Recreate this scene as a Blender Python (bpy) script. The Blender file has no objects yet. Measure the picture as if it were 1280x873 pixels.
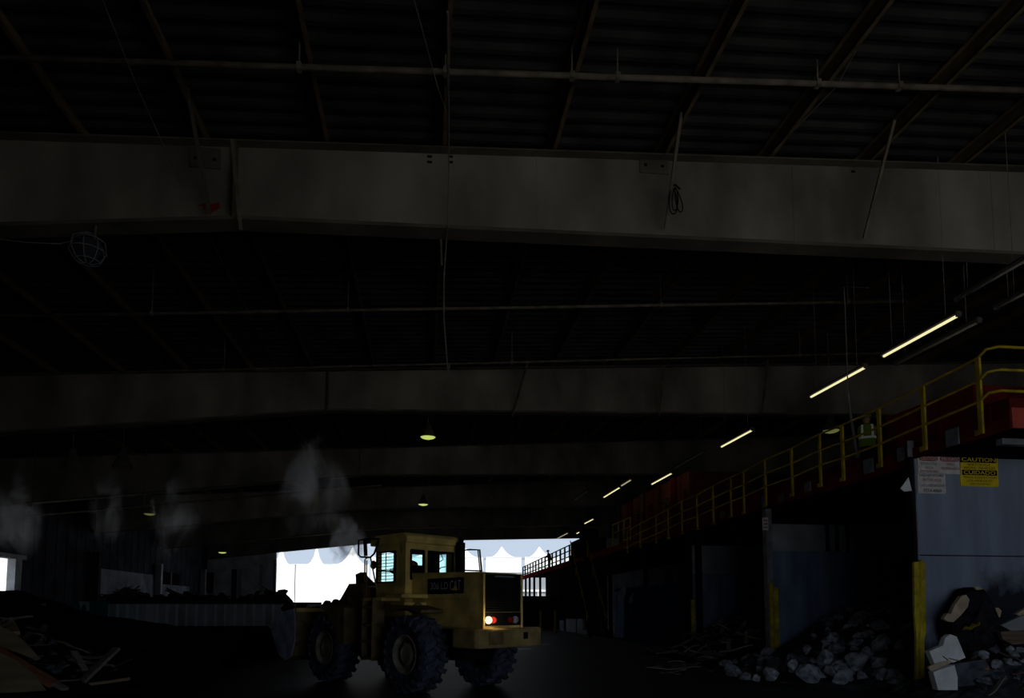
import bpy, bmesh, math, random
from mathutils import Vector, Matrix, Euler, noise

# ------------------------------------------------------------------ camera, sky, sun, exposure
scn = bpy.context.scene
C = scn.collection
R = math.radians
F, PX, PY = 830.0, 640.0, 698.0          # focal length and principal point in pixels of a 1280 x 873 frame
YAW, PITCH, EYE = R(7.5), R(4.3), 1.8
cd = bpy.data.cameras.new('camera')
cam = bpy.data.objects.new('camera', cd); C.objects.link(cam)
cd.sensor_width = 36.0
cd.lens = F / 1280 * 36
cd.shift_y = (PY - 436.5) / 1280
cd.clip_end = 600
cam.location = (0, 0, EYE)
cam.rotation_euler = (R(90) + PITCH, 0, -YAW)
scn.camera = cam

SKY = (0.56, 0.66, 0.80)
w = bpy.data.worlds.new('sky'); scn.world = w; w.use_nodes = True
bg = w.node_tree.nodes['Background']
bg.inputs[0].default_value = (*SKY, 1); bg.inputs[1].default_value = 1.0

sl = bpy.data.lights.new('sun', 'SUN'); sl.energy = 4.8; sl.color = (1, 0.95, 0.86); sl.angle = R(1.0)
so = bpy.data.objects.new('sun', sl); C.objects.link(so)
so.rotation_euler = (R(42), 0, R(12))      # high sun from behind the viewer: it strikes the yards, the roof keeps it out

DOOR_X0, DOOR_X1, DOOR_H, FRONT_Y = 2.0, 16.0, 6.2, -3.0
BACK_Y = 74.3

def daylight(name, loc, rot, sx, sy, power, col):
    l = bpy.data.lights.new(name, 'AREA'); l.shape = 'RECTANGLE'; l.size = sx; l.size_y = sy
    l.energy = power; l.color = col
    o = bpy.data.objects.new(name, l); C.objects.link(o); o.location = loc; o.rotation_euler = rot
    return o
# daylight standing in the wide front doorway, falling inwards and down from the sky
df = daylight('daylight_front_doorway', ((DOOR_X0 + DOOR_X1) / 2, FRONT_Y + .4, DOOR_H / 2), (0, 0, 0), DOOR_X1 - DOOR_X0, DOOR_H - .6, 28, (0.90, 0.96, 1.0))
df.rotation_euler = (Vector((13, 14, 2)) - df.location).to_track_quat('-Z', 'Y').to_euler()
df.data.spread = R(130)

scn.view_settings.view_transform = 'Standard'
scn.view_settings.look = 'None'
scn.view_settings.exposure = 0.0
scn.view_settings.gamma = 1.0
scn.view_settings.use_curve_mapping = False
cy = scn.cycles
cy.use_denoising = True
cy.max_bounces = 6; cy.diffuse_bounces = 3; cy.glossy_bounces = 3; cy.transmission_bounces = 4
cy.transparent_max_bounces = 16; cy.volume_bounces = 1
cy.sample_clamp_indirect = 1.0
cy.caustics_reflective = False; cy.caustics_refractive = False
cy.volume_step_rate = 1.0; cy.volume_max_steps = 64

# ------------------------------------------------------------------ pixel helpers (where the photo's points stand in the building)
def ray(px, py):
    u, v = (px - PX) / F, (PY - py) / F
    cp, sp = math.cos(PITCH), math.sin(PITCH)
    f, z = cp - sp * v, sp + cp * v
    c, s = math.cos(-YAW), math.sin(-YAW)
    return Vector((c * u - s * f, s * u + c * f, z))
def at_y(px, py, Y):
    d = ray(px, py); t = Y / d.y
    return Vector((d.x * t, Y, EYE + d.z * t))
def at_x(px, py, X):
    d = ray(px, py); t = X / d.x
    return Vector((X, d.y * t, EYE + d.z * t))
def at_z(px, py, Z):
    d = ray(px, py); t = (Z - EYE) / d.z
    return Vector((d.x * t, d.y * t, Z))

# ------------------------------------------------------------------ materials
def mat(name, col, rough=0.8, metal=0.0, var=0.35, scale=3.0, bump=0.0, spec=0.0, second=None, stretch=(1, 1, 1), detail=5.0):
    m = bpy.data.materials.new(name); m.use_nodes = True
    nt = m.node_tree; b = nt.nodes['Principled BSDF']
    b.inputs['Roughness'].default_value = rough
    b.inputs['Metallic'].default_value = metal
    b.inputs['Specular IOR Level'].default_value = spec
    tc = nt.nodes.new('ShaderNodeTexCoord'); mp = nt.nodes.new('ShaderNodeMapping')
    mp.inputs['Scale'].default_value = stretch
    nt.links.new(tc.outputs['Object'], mp.inputs['Vector'])
    n = nt.nodes.new('ShaderNodeTexNoise'); n.inputs['Scale'].default_value = scale; n.inputs['Detail'].default_value = detail
    nt.links.new(mp.outputs['Vector'], n.inputs['Vector'])
    r = nt.nodes.new('ShaderNodeValToRGB')
    lo = second if second else tuple(c * (1 - var) for c in col)
    hi = col if second else tuple(min(1, c * (1 + var)) for c in col)
    r.color_ramp.elements[0].position = 0.34; r.color_ramp.elements[1].position = 0.68
    r.color_ramp.elements[0].color = (*lo, 1); r.color_ramp.elements[1].color = (*hi, 1)
    nt.links.new(n.outputs['Fac'], r.inputs['Fac'])
    nt.links.new(r.outputs['Color'], b.inputs['Base Color'])
    if bump:
        bp = nt.nodes.new('ShaderNodeBump'); bp.inputs['Strength'].default_value = bump
        nt.links.new(n.outputs['Fac'], bp.inputs['Height']); nt.links.new(bp.outputs['Normal'], b.inputs['Normal'])
    return m

def emit(name, col, strength):
    m = bpy.data.materials.new(name); m.use_nodes = True
    nt = m.node_tree; nt.nodes.remove(nt.nodes['Principled BSDF'])
    e = nt.nodes.new('ShaderNodeEmission'); e.inputs[0].default_value = (*col, 1); e.inputs[1].default_value = strength
    nt.links.new(e.outputs[0], nt.nodes['Material Output'].inputs['Surface'])
    return m

def pane_mat(name, tint, gloss=0.04):
    m = bpy.data.materials.new(name); m.use_nodes = True
    nt = m.node_tree; nt.nodes.remove(nt.nodes['Principled BSDF'])
    t = nt.nodes.new('ShaderNodeBsdfTransparent'); t.inputs[0].default_value = (*tint, 1)
    g = nt.nodes.new('ShaderNodeBsdfGlossy'); g.inputs['Roughness'].default_value = 0.05
    mx = nt.nodes.new('ShaderNodeMixShader'); mx.inputs[0].default_value = gloss
    nt.links.new(t.outputs[0], mx.inputs[1]); nt.links.new(g.outputs[0], mx.inputs[2])
    nt.links.new(mx.outputs[0], nt.nodes['Material Output'].inputs['Surface'])
    return m

M = {}
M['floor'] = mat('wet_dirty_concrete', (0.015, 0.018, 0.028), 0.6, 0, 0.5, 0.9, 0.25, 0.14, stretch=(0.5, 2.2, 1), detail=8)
M['roof'] = mat('sooty_roof_deck', (0.040, 0.037, 0.036), 0.7, 0, 0.4, 1.2)
M['purlin'] = mat('rusty_purlin_steel', (0.14, 0.10, 0.06), 0.75, 0, 0.4, 2.0)
M['girder'] = mat('dusty_grey_girder_paint', (0.25, 0.222, 0.19), 0.75, 0, 0.45, 0.55, stretch=(1, 1, 0.5))
M['girder_edge'] = mat('dusty_grey_flange_paint', (0.13, 0.115, 0.095), 0.75, 0, 0.3, 0.8)
M['pipe'] = mat('dull_pipe_steel', (0.19, 0.16, 0.125), 0.6, 0, 0.3, 3.0)
M['cable'] = mat('grey_cable', (0.20, 0.18, 0.16), 0.7, 0, 0.2, 4.0)
M['sheet'] = mat('grey_wall_sheet', (0.22, 0.235, 0.27), 0.7, 0, 0.35, 0.8)
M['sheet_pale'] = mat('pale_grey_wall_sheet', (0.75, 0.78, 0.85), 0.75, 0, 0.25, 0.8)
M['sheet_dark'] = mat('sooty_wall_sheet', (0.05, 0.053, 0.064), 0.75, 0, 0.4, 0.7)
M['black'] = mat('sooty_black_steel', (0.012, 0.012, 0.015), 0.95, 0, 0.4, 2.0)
M['panel'] = mat('blue_grey_partition_steel', (0.235, 0.282, 0.375), 0.65, 0, 0.14, 1.1, stretch=(2.4, 1, 0.4))
M['panel_blue'] = mat('navy_partition_steel', (0.16, 0.205, 0.32), 0.6, 0, 0.3, 1.2, stretch=(2, 2, 0.5))
M['panel_grey'] = mat('grey_partition_boards', (0.27, 0.285, 0.31), 0.7, 0, 0.25, 1.2)
M['post_grey'] = mat('grey_post_steel', (0.19, 0.20, 0.22), 0.65, 0, 0.3, 3.0)
M['yellow'] = mat('worn_yellow_paint', (0.42, 0.31, 0.022), 0.6, 0, 0.3, 3.5)
M['yellow_guard'] = mat('yellow_guard_paint', (0.46, 0.37, 0.035), 0.6, 0, 0.35, 4.0)
M['red'] = mat('dark_red_paint', (0.135, 0.016, 0.016), 0.65, 0, 0.35, 1.5)
M['red_lit'] = mat('lit_red_paint', (0.42, 0.07, 0.055), 0.6, 0, 0.25, 2.0)  # lighter copy of the dark red: door light on the beam end put into colour
M['red_brown'] = mat('rust_red_panels', (0.17, 0.055, 0.042), 0.7, 0, 0.4, 1.3, stretch=(1, 1, .3))
M['brown'] = mat('brown_plank', (0.12, 0.075, 0.065), 0.8, 0, 0.3, 3)
M['white'] = mat('white_scrap', (0.72, 0.74, 0.74), 0.8, 0, 0.12, 4.0)
M['concrete'] = mat('broken_concrete', (0.26, 0.275, 0.31), 0.9, 0, 0.55, 3.5, 0.5)
M['concrete_dark'] = mat('grimy_broken_concrete', (0.085, 0.092, 0.11), 0.9, 0, 0.5, 3.5, 0.5)
M['dirt'] = mat('black_dirt', (0.020, 0.018, 0.016), 0.95, 0, 0.5, 4, 0.6)
M['dirt_grey'] = mat('grey_rubble_fines', (0.055, 0.057, 0.065), 0.95, 0, 0.5, 4, 0.6)
M['wood'] = mat('weathered_wood', (0.17, 0.12, 0.09), 0.85, 0, 0.35, 5, stretch=(.3, 3, 3))
M['wood_grey'] = mat('grey_weathered_plank', (0.25, 0.225, 0.21), 0.85, 0, 0.3, 5, stretch=(.3, 3, 3))
M['wood_orange'] = mat('orange_brown_beam', (0.36, 0.155, 0.075), 0.8, 0, 0.3, 5, stretch=(.3, 3, 3))
M['plywood'] = mat('pale_plywood', (0.36, 0.28, 0.17), 0.8, 0, 0.25, 3, stretch=(.4, 2, 2))
M['tan'] = mat('tan_foam', (0.48, 0.38, 0.28), 0.9, 0, 0.2, 5)
M['carpet'] = mat('black_torn_carpet', (0.020, 0.020, 0.024), 0.95, 0, 0.5, 6, 0.4)
M['loader'] = mat('dirty_loader_yellow', (0.80, 0.57, 0.18), 0.6, 0, 0.3, 2.2)
M['loader_dirty'] = mat('mud_caked_loader_yellow', (0.20, 0.15, 0.075), 0.8, 0, 0.4, 3.0, 0.2)
M['loader_weight'] = mat('scuffed_counterweight_yellow', (0.36, 0.27, 0.11), 0.7, 0, 0.3, 3.0)
M['loader_black'] = mat('loader_black', (0.013, 0.014, 0.016), 0.5, 0, 0.3, 3)
M['tyre'] = mat('muddy_tyre_rubber', (0.075, 0.083, 0.118), 0.85, 0, 0.5, 6, 0.2)
M['rim'] = mat('dusty_rim', (0.34, 0.29, 0.23), 0.75, 0, 0.3, 5)
M['bucket'] = mat('worn_bucket_steel', (0.50, 0.56, 0.74), 0.6, 0.0, 0.4, 3)
M['glass'] = pane_mat('cab_glass', (0.84, 0.97, 0.98))
M['navy'] = mat('navy_paint', (0.022, 0.034, 0.075), 0.9, 0, 0.3, 2)
M['teal'] = mat('teal_paint', (0.03, 0.16, 0.17), 0.6, 0, 0.3, 2)
M['trailer'] = mat('dull_aluminium_sheet', (0.55, 0.57, 0.62), 0.6, 0, 0.3, 1.2, stretch=(1, 1, .4))
M['skin'] = mat('skin', (0.30, 0.17, 0.11), 0.7, 0, 0.1, 6)
M['cloth_dark'] = mat('dark_navy_work_clothes', (0.018, 0.02, 0.03), 0.9, 0, 0.2, 9)
M['vest'] = mat('lime_vest_cloth', (0.13, 0.22, 0.02), 0.85, 0, 0.15, 9)
M['vest_orange'] = mat('amber_vest_cloth', (0.75, 0.33, 0.02), 0.85, 0, 0.15, 9)
M['reflector'] = mat('silver_reflective_tape', (0.95, 0.90, 0.87), 0.4, 0, 0.02, 9)
M['helmet'] = mat('lime_helmet_plastic', (0.20, 0.20, 0.03), 0.5, 0, 0.1, 5)
M['sign_white'] = mat('dirty_white_sign', (0.60, 0.57, 0.56), 0.6, 0, 0.14, 7)
M['sign_yellow'] = mat('yellow_sign_enamel', (0.78, 0.58, 0.03), 0.5, 0, 0.1, 5)
M['sign_black'] = mat('sign_black_ink', (0.012, 0.012, 0.012), 0.6, 0, 0.1, 5)
M['sign_red'] = mat('faded_red_ink', (0.36, 0.12, 0.13), 0.6, 0, 0.15, 9)
M['sign_grey'] = mat('faded_black_ink', (0.13, 0.12, 0.14), 0.6, 0, 0.15, 9)
M['paint_red'] = mat('red_spray_paint', (0.28, 0.022, 0.018), 0.7, 0, 0.2, 6)
M['tube'] = emit('fluorescent_tube', (1.0, 0.92, 0.50), 0.95)
M['tube_dim'] = emit('dim_fluorescent_tube', (1.0, 0.92, 0.55), 0.35)
M['tube_off'] = mat('unlit_tube', (0.30, 0.27, 0.24), 0.4, 0, 0.05, 3)
M['fixture'] = mat('grey_light_fixture', (0.10, 0.09, 0.08), 0.6, 0, 0.2, 3)
M['lens'] = emit('lamp_lens', (0.60, 0.72, 0.17), 0.85)
M['lens_dim'] = emit('dim_lamp_lens', (0.62, 0.66, 0.20), 0.16)
M['lens_off'] = mat('unlit_lamp_lens', (0.25, 0.22, 0.17), 0.5, 0, 0.1, 3)
M['shade'] = mat('grey_lamp_dome', (0.12, 0.105, 0.09), 0.6, 0, 0.3, 3)
M['lamp_warm'] = emit('reversing_lamp', (1.0, 0.78, 0.42), 2.2)
M['lamp_red'] = emit('tail_lamp_glow', (1.0, 0.06, 0.02), 0.65)
M['lamp_red_off'] = mat('unlit_tail_lamp', (0.22, 0.012, 0.015), 0.3, 0, 0.1, 3)
M['lamp_clear_off'] = mat('unlit_clear_lamp', (0.45, 0.48, 0.52), 0.2, 0, 0.1, 3, spec=.6)
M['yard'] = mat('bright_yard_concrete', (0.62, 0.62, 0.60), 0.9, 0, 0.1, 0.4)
M['tent'] = mat('white_tent_fabric', (0.86, 0.87, 0.88), 0.8, 0, 0.03, 0.6)
M['kerb'] = mat('grey_outside_wall', (0.30, 0.33, 0.37), 0.9, 0, 0.1, 0.5)
M['jamb'] = mat('pale_jamb_paint', (0.46, 0.47, 0.48), 0.7, 0, 0.2, 2)
M['water'] = mat('muddy_water', (0.02, 0.022, 0.028), 0.38, 0, 0.3, 4, .25, spec=.12, stretch=(.4, 3, 1))
M['rib_pale'] = mat('pale_rib_aluminium', (0.85, 0.86, 0.90), 0.6, 0, 0.1, 2)
M['smear'] = mat('dull_yellow_smear', (0.13, 0.105, 0.02), 0.9, 0, 0.5, 12)
M['bag'] = mat('white_plastic_bag', (0.75, 0.80, 0.86), 0.45, 0, 0.12, 6)

# ------------------------------------------------------------------ mesh builder
class MB:
    def __init__(self): self.v = []; self.f = []
    def add(self, vs, fs):
        o = len(self.v); self.v += [Vector(p) for p in vs]; self.f += [tuple(i + o for i in f) for f in fs]; return self
    def box(self, lo, hi):
        x0, y0, z0 = lo; x1, y1, z1 = hi
        return self.add([(x0,y0,z0),(x1,y0,z0),(x1,y1,z0),(x0,y1,z0),(x0,y0,z1),(x1,y0,z1),(x1,y1,z1),(x0,y1,z1)],
                        [(0,3,2,1),(4,5,6,7),(0,1,5,4),(1,2,6,5),(2,3,7,6),(3,0,4,7)])
    def bar(self, a, b, w, h=None, up=(0, 0, 1)):
        a, b = Vector(a), Vector(b); h = h or w
        d = (b - a).normalized(); u = Vector(up)
        if abs(d.dot(u)) > .95: u = Vector((1, 0, 0)) if abs(d.x) < .9 else Vector((0, 1, 0))
        s = d.cross(u).normalized() * (w / 2); t = s.cross(d).normalized() * (h / 2)
        vs = [a-s-t, a+s-t, a+s+t, a-s+t, b-s-t, b+s-t, b+s+t, b-s+t]
        return self.add(vs, [(0,1,2,3),(7,6,5,4),(0,4,5,1),(1,5,6,2),(2,6,7,3),(3,7,4,0)])
    def tube(self, pts, r, n=8, cap=True):
        pts = [Vector(p) for p in pts]; rs = r if isinstance(r, (list, tuple)) else [r] * len(pts)
        vs, fs = [], []; ref = None
        for i, p in enumerate(pts):
            d = (pts[min(i+1, len(pts)-1)] - pts[max(i-1, 0)]).normalized()
            if ref is None: ref = Vector((0, 0, 1)) if abs(d.z) < .9 else Vector((1, 0, 0))
            s = d.cross(ref).normalized(); ref = s.cross(d).normalized()
            for k in range(n):
                a = 2 * math.pi * k / n
                vs.append(p + (s * math.cos(a) + ref * math.sin(a)) * rs[i])
        for i in range(len(pts) - 1):
            for k in range(n):
                fs.append((i*n+k, i*n+(k+1) % n, (i+1)*n+(k+1) % n, (i+1)*n+k))
        if cap:
            fs.append(tuple(range(n))[::-1]); fs.append(tuple((len(pts)-1)*n+k for k in range(n)))
        return self.add(vs, fs)
    def prism(self, poly, a, b, axis='y'):
        """poly of (u, v); extruded from a to b along the axis: y -> (u,a,v), x -> (a,u,v), z -> (u,v,a)"""
        g = {'y': lambda u, v, t: (u, t, v), 'x': lambda u, v, t: (t, u, v), 'z': lambda u, v, t: (u, v, t)}[axis]
        n = len(poly)
        vs = [g(u, v, a) for u, v in poly] + [g(u, v, b) for u, v in poly]
        fs = [tuple(range(n)), tuple(range(2*n-1, n-1, -1))] + [(i, i+n, (i+1) % n + n, (i+1) % n) for i in range(n)]
        return self.add(vs, fs)
    def poly(self, pts, thick):
        """flat sheet through 3-D points, given a thickness"""
        pts = [Vector(p) for p in pts]; n = len(pts)
        nr = Vector((0, 0, 0))
        for i in range(n): nr += pts[i].cross(pts[(i+1) % n])
        nr = nr.normalized() * thick
        fs = [tuple(range(n)), tuple(range(2*n-1, n-1, -1))] + [(i, i+n, (i+1) % n + n, (i+1) % n) for i in range(n)]
        return self.add(pts + [p - nr for p in pts], fs)
    def lathe(self, prof, c=(0, 0, 0), n=24, axis='z'):
        vs, fs = [], []; c = Vector(c); m = len(prof)
        for k in range(n):
            a = 2 * math.pi * k / n; ca, sa = math.cos(a), math.sin(a)
            for r, h in prof:
                p = (r*ca, r*sa, h) if axis == 'z' else ((r*ca, h, r*sa) if axis == 'y' else (h, r*ca, r*sa))
                vs.append(c + Vector(p))
        for k in range(n):
            for i in range(m - 1):
                fs.append((k*m+i, ((k+1) % n)*m+i, ((k+1) % n)*m+i+1, k*m+i+1))
        return self.add(vs, fs)
    def mesh(self, name, mt, off=None, smooth=False):
        me = bpy.data.meshes.new(name)
        off = off or Vector((0, 0, 0))
        me.from_pydata([tuple(p - off) for p in self.v], [], self.f)
        bm = bmesh.new(); bm.from_mesh(me); bmesh.ops.recalc_face_normals(bm, faces=bm.faces); bm.to_mesh(me); bm.free()
        if smooth:
            for p in me.polygons: p.use_smooth = True
        me.materials.append(mt); me.update()
        return me
    def build(self, name, mt, parent=None, local=False, smooth=False, bevel=0.0):
        if parent is None:
            xs = [p.x for p in self.v]; ys = [p.y for p in self.v]; zs = [p.z for p in self.v]
            off = Vector(((min(xs)+max(xs))/2, (min(ys)+max(ys))/2, min(zs)))
        else:
            off = Vector((0, 0, 0))
            if not local:
                q = parent
                while q: off = off + Vector(q.location); q = q.parent
        o = bpy.data.objects.new(name, self.mesh(name, mt, off, smooth)); C.objects.link(o)
        if parent is None: o.location = off
        else: o.parent = parent
        if bevel:
            b = o.modifiers.new('bevel', 'BEVEL'); b.width = bevel; b.segments = 2; b.limit_method = 'ANGLE'
        return o

def tag(o, label=None, cat=None, group=None, kind=None):
    if label: o['label'] = label
    if cat: o['category'] = cat
    if group: o['group'] = group
    if kind: o['kind'] = kind
    return o
def thing(name, label, cat, loc=(0, 0, 0), group=None, rot=(0, 0, 0)):
    o = bpy.data.objects.new(name, None); C.objects.link(o); o.location = loc; o.rotation_euler = rot
    o.empty_display_size = 0.2
    return tag(o, label, cat, group)
def copy_tree(o, parent=None):
    c = o.copy(); C.objects.link(c); c.parent = parent
    for ch in list(o.children): copy_tree(ch, c)
    return c
def struct(o, label, cat): return tag(o, label, cat, None, 'structure')
def text_part(body, width, height, origin, mt, parent, name='lettering', local=False, xdir=(1, 0, 0), zdir=(0, 0, 1), thick=0.004):
    """raised lettering fitted into width x height, lower left corner at origin"""
    cu = bpy.data.curves.new('lettering', 'FONT'); cu.body = body; cu.size = 1; cu.extrude = 0.0; cu.resolution_u = 3
    o = bpy.data.objects.new('lettering_source', cu); C.objects.link(o)
    bpy.context.view_layer.update()
    me = bpy.data.meshes.new_from_object(o.evaluated_get(bpy.context.evaluated_depsgraph_get()))
    C.objects.unlink(o); bpy.data.objects.remove(o)
    xs = [v.co.x for v in me.vertices]; ys = [v.co.y for v in me.vertices]
    x0, x1, y0, y1 = min(xs), max(xs), min(ys), max(ys)
    xd, zd = Vector(xdir), Vector(zdir); nd = xd.cross(zd)
    og = Vector(origin)
    if not local:
        q = parent
        while q: og = og - Vector(q.location); q = q.parent
    for v in me.vertices:
        v.co = og + xd * ((v.co.x - x0) / (x1 - x0) * width) + zd * ((v.co.y - y0) / (y1 - y0) * height) + nd * thick
    me.materials.clear(); me.materials.append(mt)
    t = bpy.data.objects.new(name, me); C.objects.link(t); t.parent = parent
    return t

rnd = random.Random(7)

# ------------------------------------------------------------------ the shell
LEFT_X, RIGHT_X = -23.0, 27.0
FRAMES = [12.8 + 12.3 * k for k in range(6)]          # roof frames; the last stands in the back wall
p0, p1 = at_y(300, 277, FRAMES[0]), at_y(300, 183, FRAMES[0])
KX, SOF, TOP = p0.x, p0.z, p1.z                       # kink of the girders, soffit and top height there
def z_top(x): return TOP + 0.06 * (x - KX)
def z_sof(x): return SOF + (0.030 if x > KX else 0.112) * (x - KX)
PUR_H = 0.28
def z_deck(x): return z_top(x) + PUR_H

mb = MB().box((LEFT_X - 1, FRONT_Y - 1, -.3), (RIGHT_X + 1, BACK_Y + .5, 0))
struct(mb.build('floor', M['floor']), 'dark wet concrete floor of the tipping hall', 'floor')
mb = MB().box((-150, BACK_Y + .5, -.35), (150, 230, -.02))
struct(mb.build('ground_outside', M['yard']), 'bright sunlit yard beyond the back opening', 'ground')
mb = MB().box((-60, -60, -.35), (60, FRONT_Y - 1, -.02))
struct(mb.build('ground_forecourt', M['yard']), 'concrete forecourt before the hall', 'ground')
mb = MB().box((-90, 20, -.35), (LEFT_X - 1, BACK_Y + .5, -.02))
struct(mb.build('ground_side_yard', M['yard']), 'bright concrete yard beyond the small side doorway', 'ground')

# roof deck: ribs run across the hall
mb = MB(); y = FRONT_Y - .5; prof = []
while y < BACK_Y + 1:
    prof += [(y, 0), (y + .10, 0), (y + .14, .09), (y + .32, .09), (y + .37, 0)]; y += .37
xa, xb = LEFT_X - .5, RIGHT_X + .5
vs = [(xa, yy, z_deck(xa) + h) for yy, h in prof] + [(xb, yy, z_deck(xb) + h) for yy, h in prof]
n = len(prof)
mb.add(vs, [(i, i + 1, n + i + 1, n + i) for i in range(n - 1)])
mb.add([(xa, FRONT_Y - .5, z_deck(xa) + .25), (xb, FRONT_Y - .5, z_deck(xb) + .25), (xb, BACK_Y + 1, z_deck(xb) + .25), (xa, BACK_Y + 1, z_deck(xa) + .25)], [(0, 1, 2, 3)])
struct(mb.build('ceiling', M['roof']), 'sooty ribbed steel roof deck over the hall', 'ceiling')

# left wall with a small doorway
D0, D1, DH = 35.6, 40.8, at_y(22, 699, 40.8).z
zl = z_deck(LEFT_X) + .3
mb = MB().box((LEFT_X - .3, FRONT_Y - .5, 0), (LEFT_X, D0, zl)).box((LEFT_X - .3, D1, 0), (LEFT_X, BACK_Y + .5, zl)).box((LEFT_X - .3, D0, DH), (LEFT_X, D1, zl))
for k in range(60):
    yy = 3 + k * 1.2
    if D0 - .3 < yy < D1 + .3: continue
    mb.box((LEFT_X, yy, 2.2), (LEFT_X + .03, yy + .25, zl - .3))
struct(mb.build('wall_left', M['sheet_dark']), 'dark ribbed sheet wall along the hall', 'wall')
mb = MB().box((LEFT_X - .34, D1 - .05, 0), (LEFT_X + .10, D1 + .55, DH + .1)).box((LEFT_X - .34, D0 - .5, 0), (LEFT_X + .1, D0, DH + .1)).box((LEFT_X - .34, D0 - .5, DH), (LEFT_X + .14, D1 + .9, DH + .25))
struct(mb.build('door_1', M['jamb']), 'pale frame of the small bright doorway at the dark mound', 'door frame')
mb = MB().box((RIGHT_X, FRONT_Y - .5, 0), (RIGHT_X + .3, BACK_Y + .5, z_deck(RIGHT_X) + .3))
struct(mb.build('wall_right', M['sheet_dark']), 'dark sheet wall beyond the mezzanine', 'wall')
# front wall behind the viewer with its wide doorway
mb = MB()
for a, b, z0 in ((LEFT_X, DOOR_X0, 0), (DOOR_X0, DOOR_X1, DOOR_H), (DOOR_X1, RIGHT_X, 0)):
    mb.prism([(a, z0), (b, z0), (b, z_deck(b) + .2), (a, z_deck(a) + .2)], FRONT_Y - .3, FRONT_Y)
struct(mb.build('wall_front', M['sheet_dark']), 'front wall with the wide tipping doorway', 'wall')
# back wall: left strip of sheets, then the wide opening under the last girder
OX = at_y(345, 720, BACK_Y).x
def back_sof(x): return z_sof(x)
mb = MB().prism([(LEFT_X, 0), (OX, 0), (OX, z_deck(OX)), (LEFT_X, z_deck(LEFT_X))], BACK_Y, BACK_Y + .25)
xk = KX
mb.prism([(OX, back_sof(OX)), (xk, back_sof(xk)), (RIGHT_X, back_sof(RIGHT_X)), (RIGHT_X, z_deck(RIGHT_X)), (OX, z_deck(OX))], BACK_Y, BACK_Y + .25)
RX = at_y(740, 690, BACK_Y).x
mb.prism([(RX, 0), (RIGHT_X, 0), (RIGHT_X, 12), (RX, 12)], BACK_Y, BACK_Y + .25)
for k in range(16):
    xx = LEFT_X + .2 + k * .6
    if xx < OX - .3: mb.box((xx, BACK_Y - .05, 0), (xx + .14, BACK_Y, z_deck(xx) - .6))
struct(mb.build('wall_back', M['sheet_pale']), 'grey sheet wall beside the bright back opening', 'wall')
for i, (px, ww, mm, top) in enumerate(((292, .42, 'sheet_dark', 712), (299, .22, 'jamb', 712), (326, .30, 'jamb', 706), (343, .26, 'sheet', 700))):
    p = at_y(px, 740, BACK_Y - .3)
    z = at_y(px, top, BACK_Y - .3).z
    o = MB().box((p.x - ww/2, BACK_Y - .45, 0), (p.x + ww/2, BACK_Y - .06, z)).build('trim_%d' % (i + 1), M[mm])
    struct(o, ['dark post on the back wall', 'thin pale post on the back wall', 'pale post in the middle of the back wall sheets', 'grey edge post of the bright opening'][i], 'post')
# sheets on the left wall beyond the fourth frame
for i, (pxa, pxb, ya, yb, mm, lb) in enumerate(((120, 196, 715, 748, 'sheet', 'lighter grey sheet low on the side wall, half veiled by steam'), (199, 236, 732, 748, 'sheet', 'pale low sheet under the dark wall window'), (254, 268, 740, 748, 'sheet', 'pale sill sheet in the far corner'))):
    a, b = at_x(pxa, 748, LEFT_X + .1), at_x(pxb, 748, LEFT_X + .1)
    z0, z1 = 0.3, at_x((pxa + pxb) / 2, ya, LEFT_X + .1).z
    o = MB().box((LEFT_X + .07, a.y, z0), (LEFT_X + .12, min(b.y, BACK_Y - .1), z1)).build('trim_%d' % (i + 5), M[mm]); struct(o, lb, 'wall sheet')
for i, (px, top) in enumerate(((118, 690), (197, 705), (253, 712))):
    a = at_x(px, 740, LEFT_X + .3); z = at_x(px, top, LEFT_X + .3).z
    o = MB().box((LEFT_X + .12, a.y - .18, 0), (LEFT_X + .6, a.y + .18, z)).build('wall_column', M['sheet_dark'] if i == 0 else M['jamb'])
    struct(o, ['dark steel column at the third roof bay of the side wall', 'pale slim column on the side wall', 'pale column in the far corner of the hall'][i], 'column')
# dark window in the side wall and recess in the back wall
a, b = at_x(201, 740, LEFT_X + .1), at_x(224, 740, LEFT_X + .1)
mb = MB().box((LEFT_X + .05, a.y, 2.4), (LEFT_X + .11, b.y, 5.0)); o = mb.build('window_1', M['black']); struct(o, 'dark window in the side wall sheet', 'window')
MB().box((LEFT_X + .10, (a.y+b.y)/2 - .1, 2.4), (LEFT_X + .16, (a.y+b.y)/2 + .1, 5.0)).build('window_mullion', M['sheet'], o)
a, b = at_y(256, 720, BACK_Y - .1), at_y(267, 720, BACK_Y - .1)
o = MB().box((a.x, BACK_Y - .12, at_y(260, 742, BACK_Y).z), (b.x, BACK_Y - .06, at_y(260, 716, BACK_Y).z)).build('window_2', M['black'])
struct(o, 'dark recess in the back wall corner', 'window')

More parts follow.
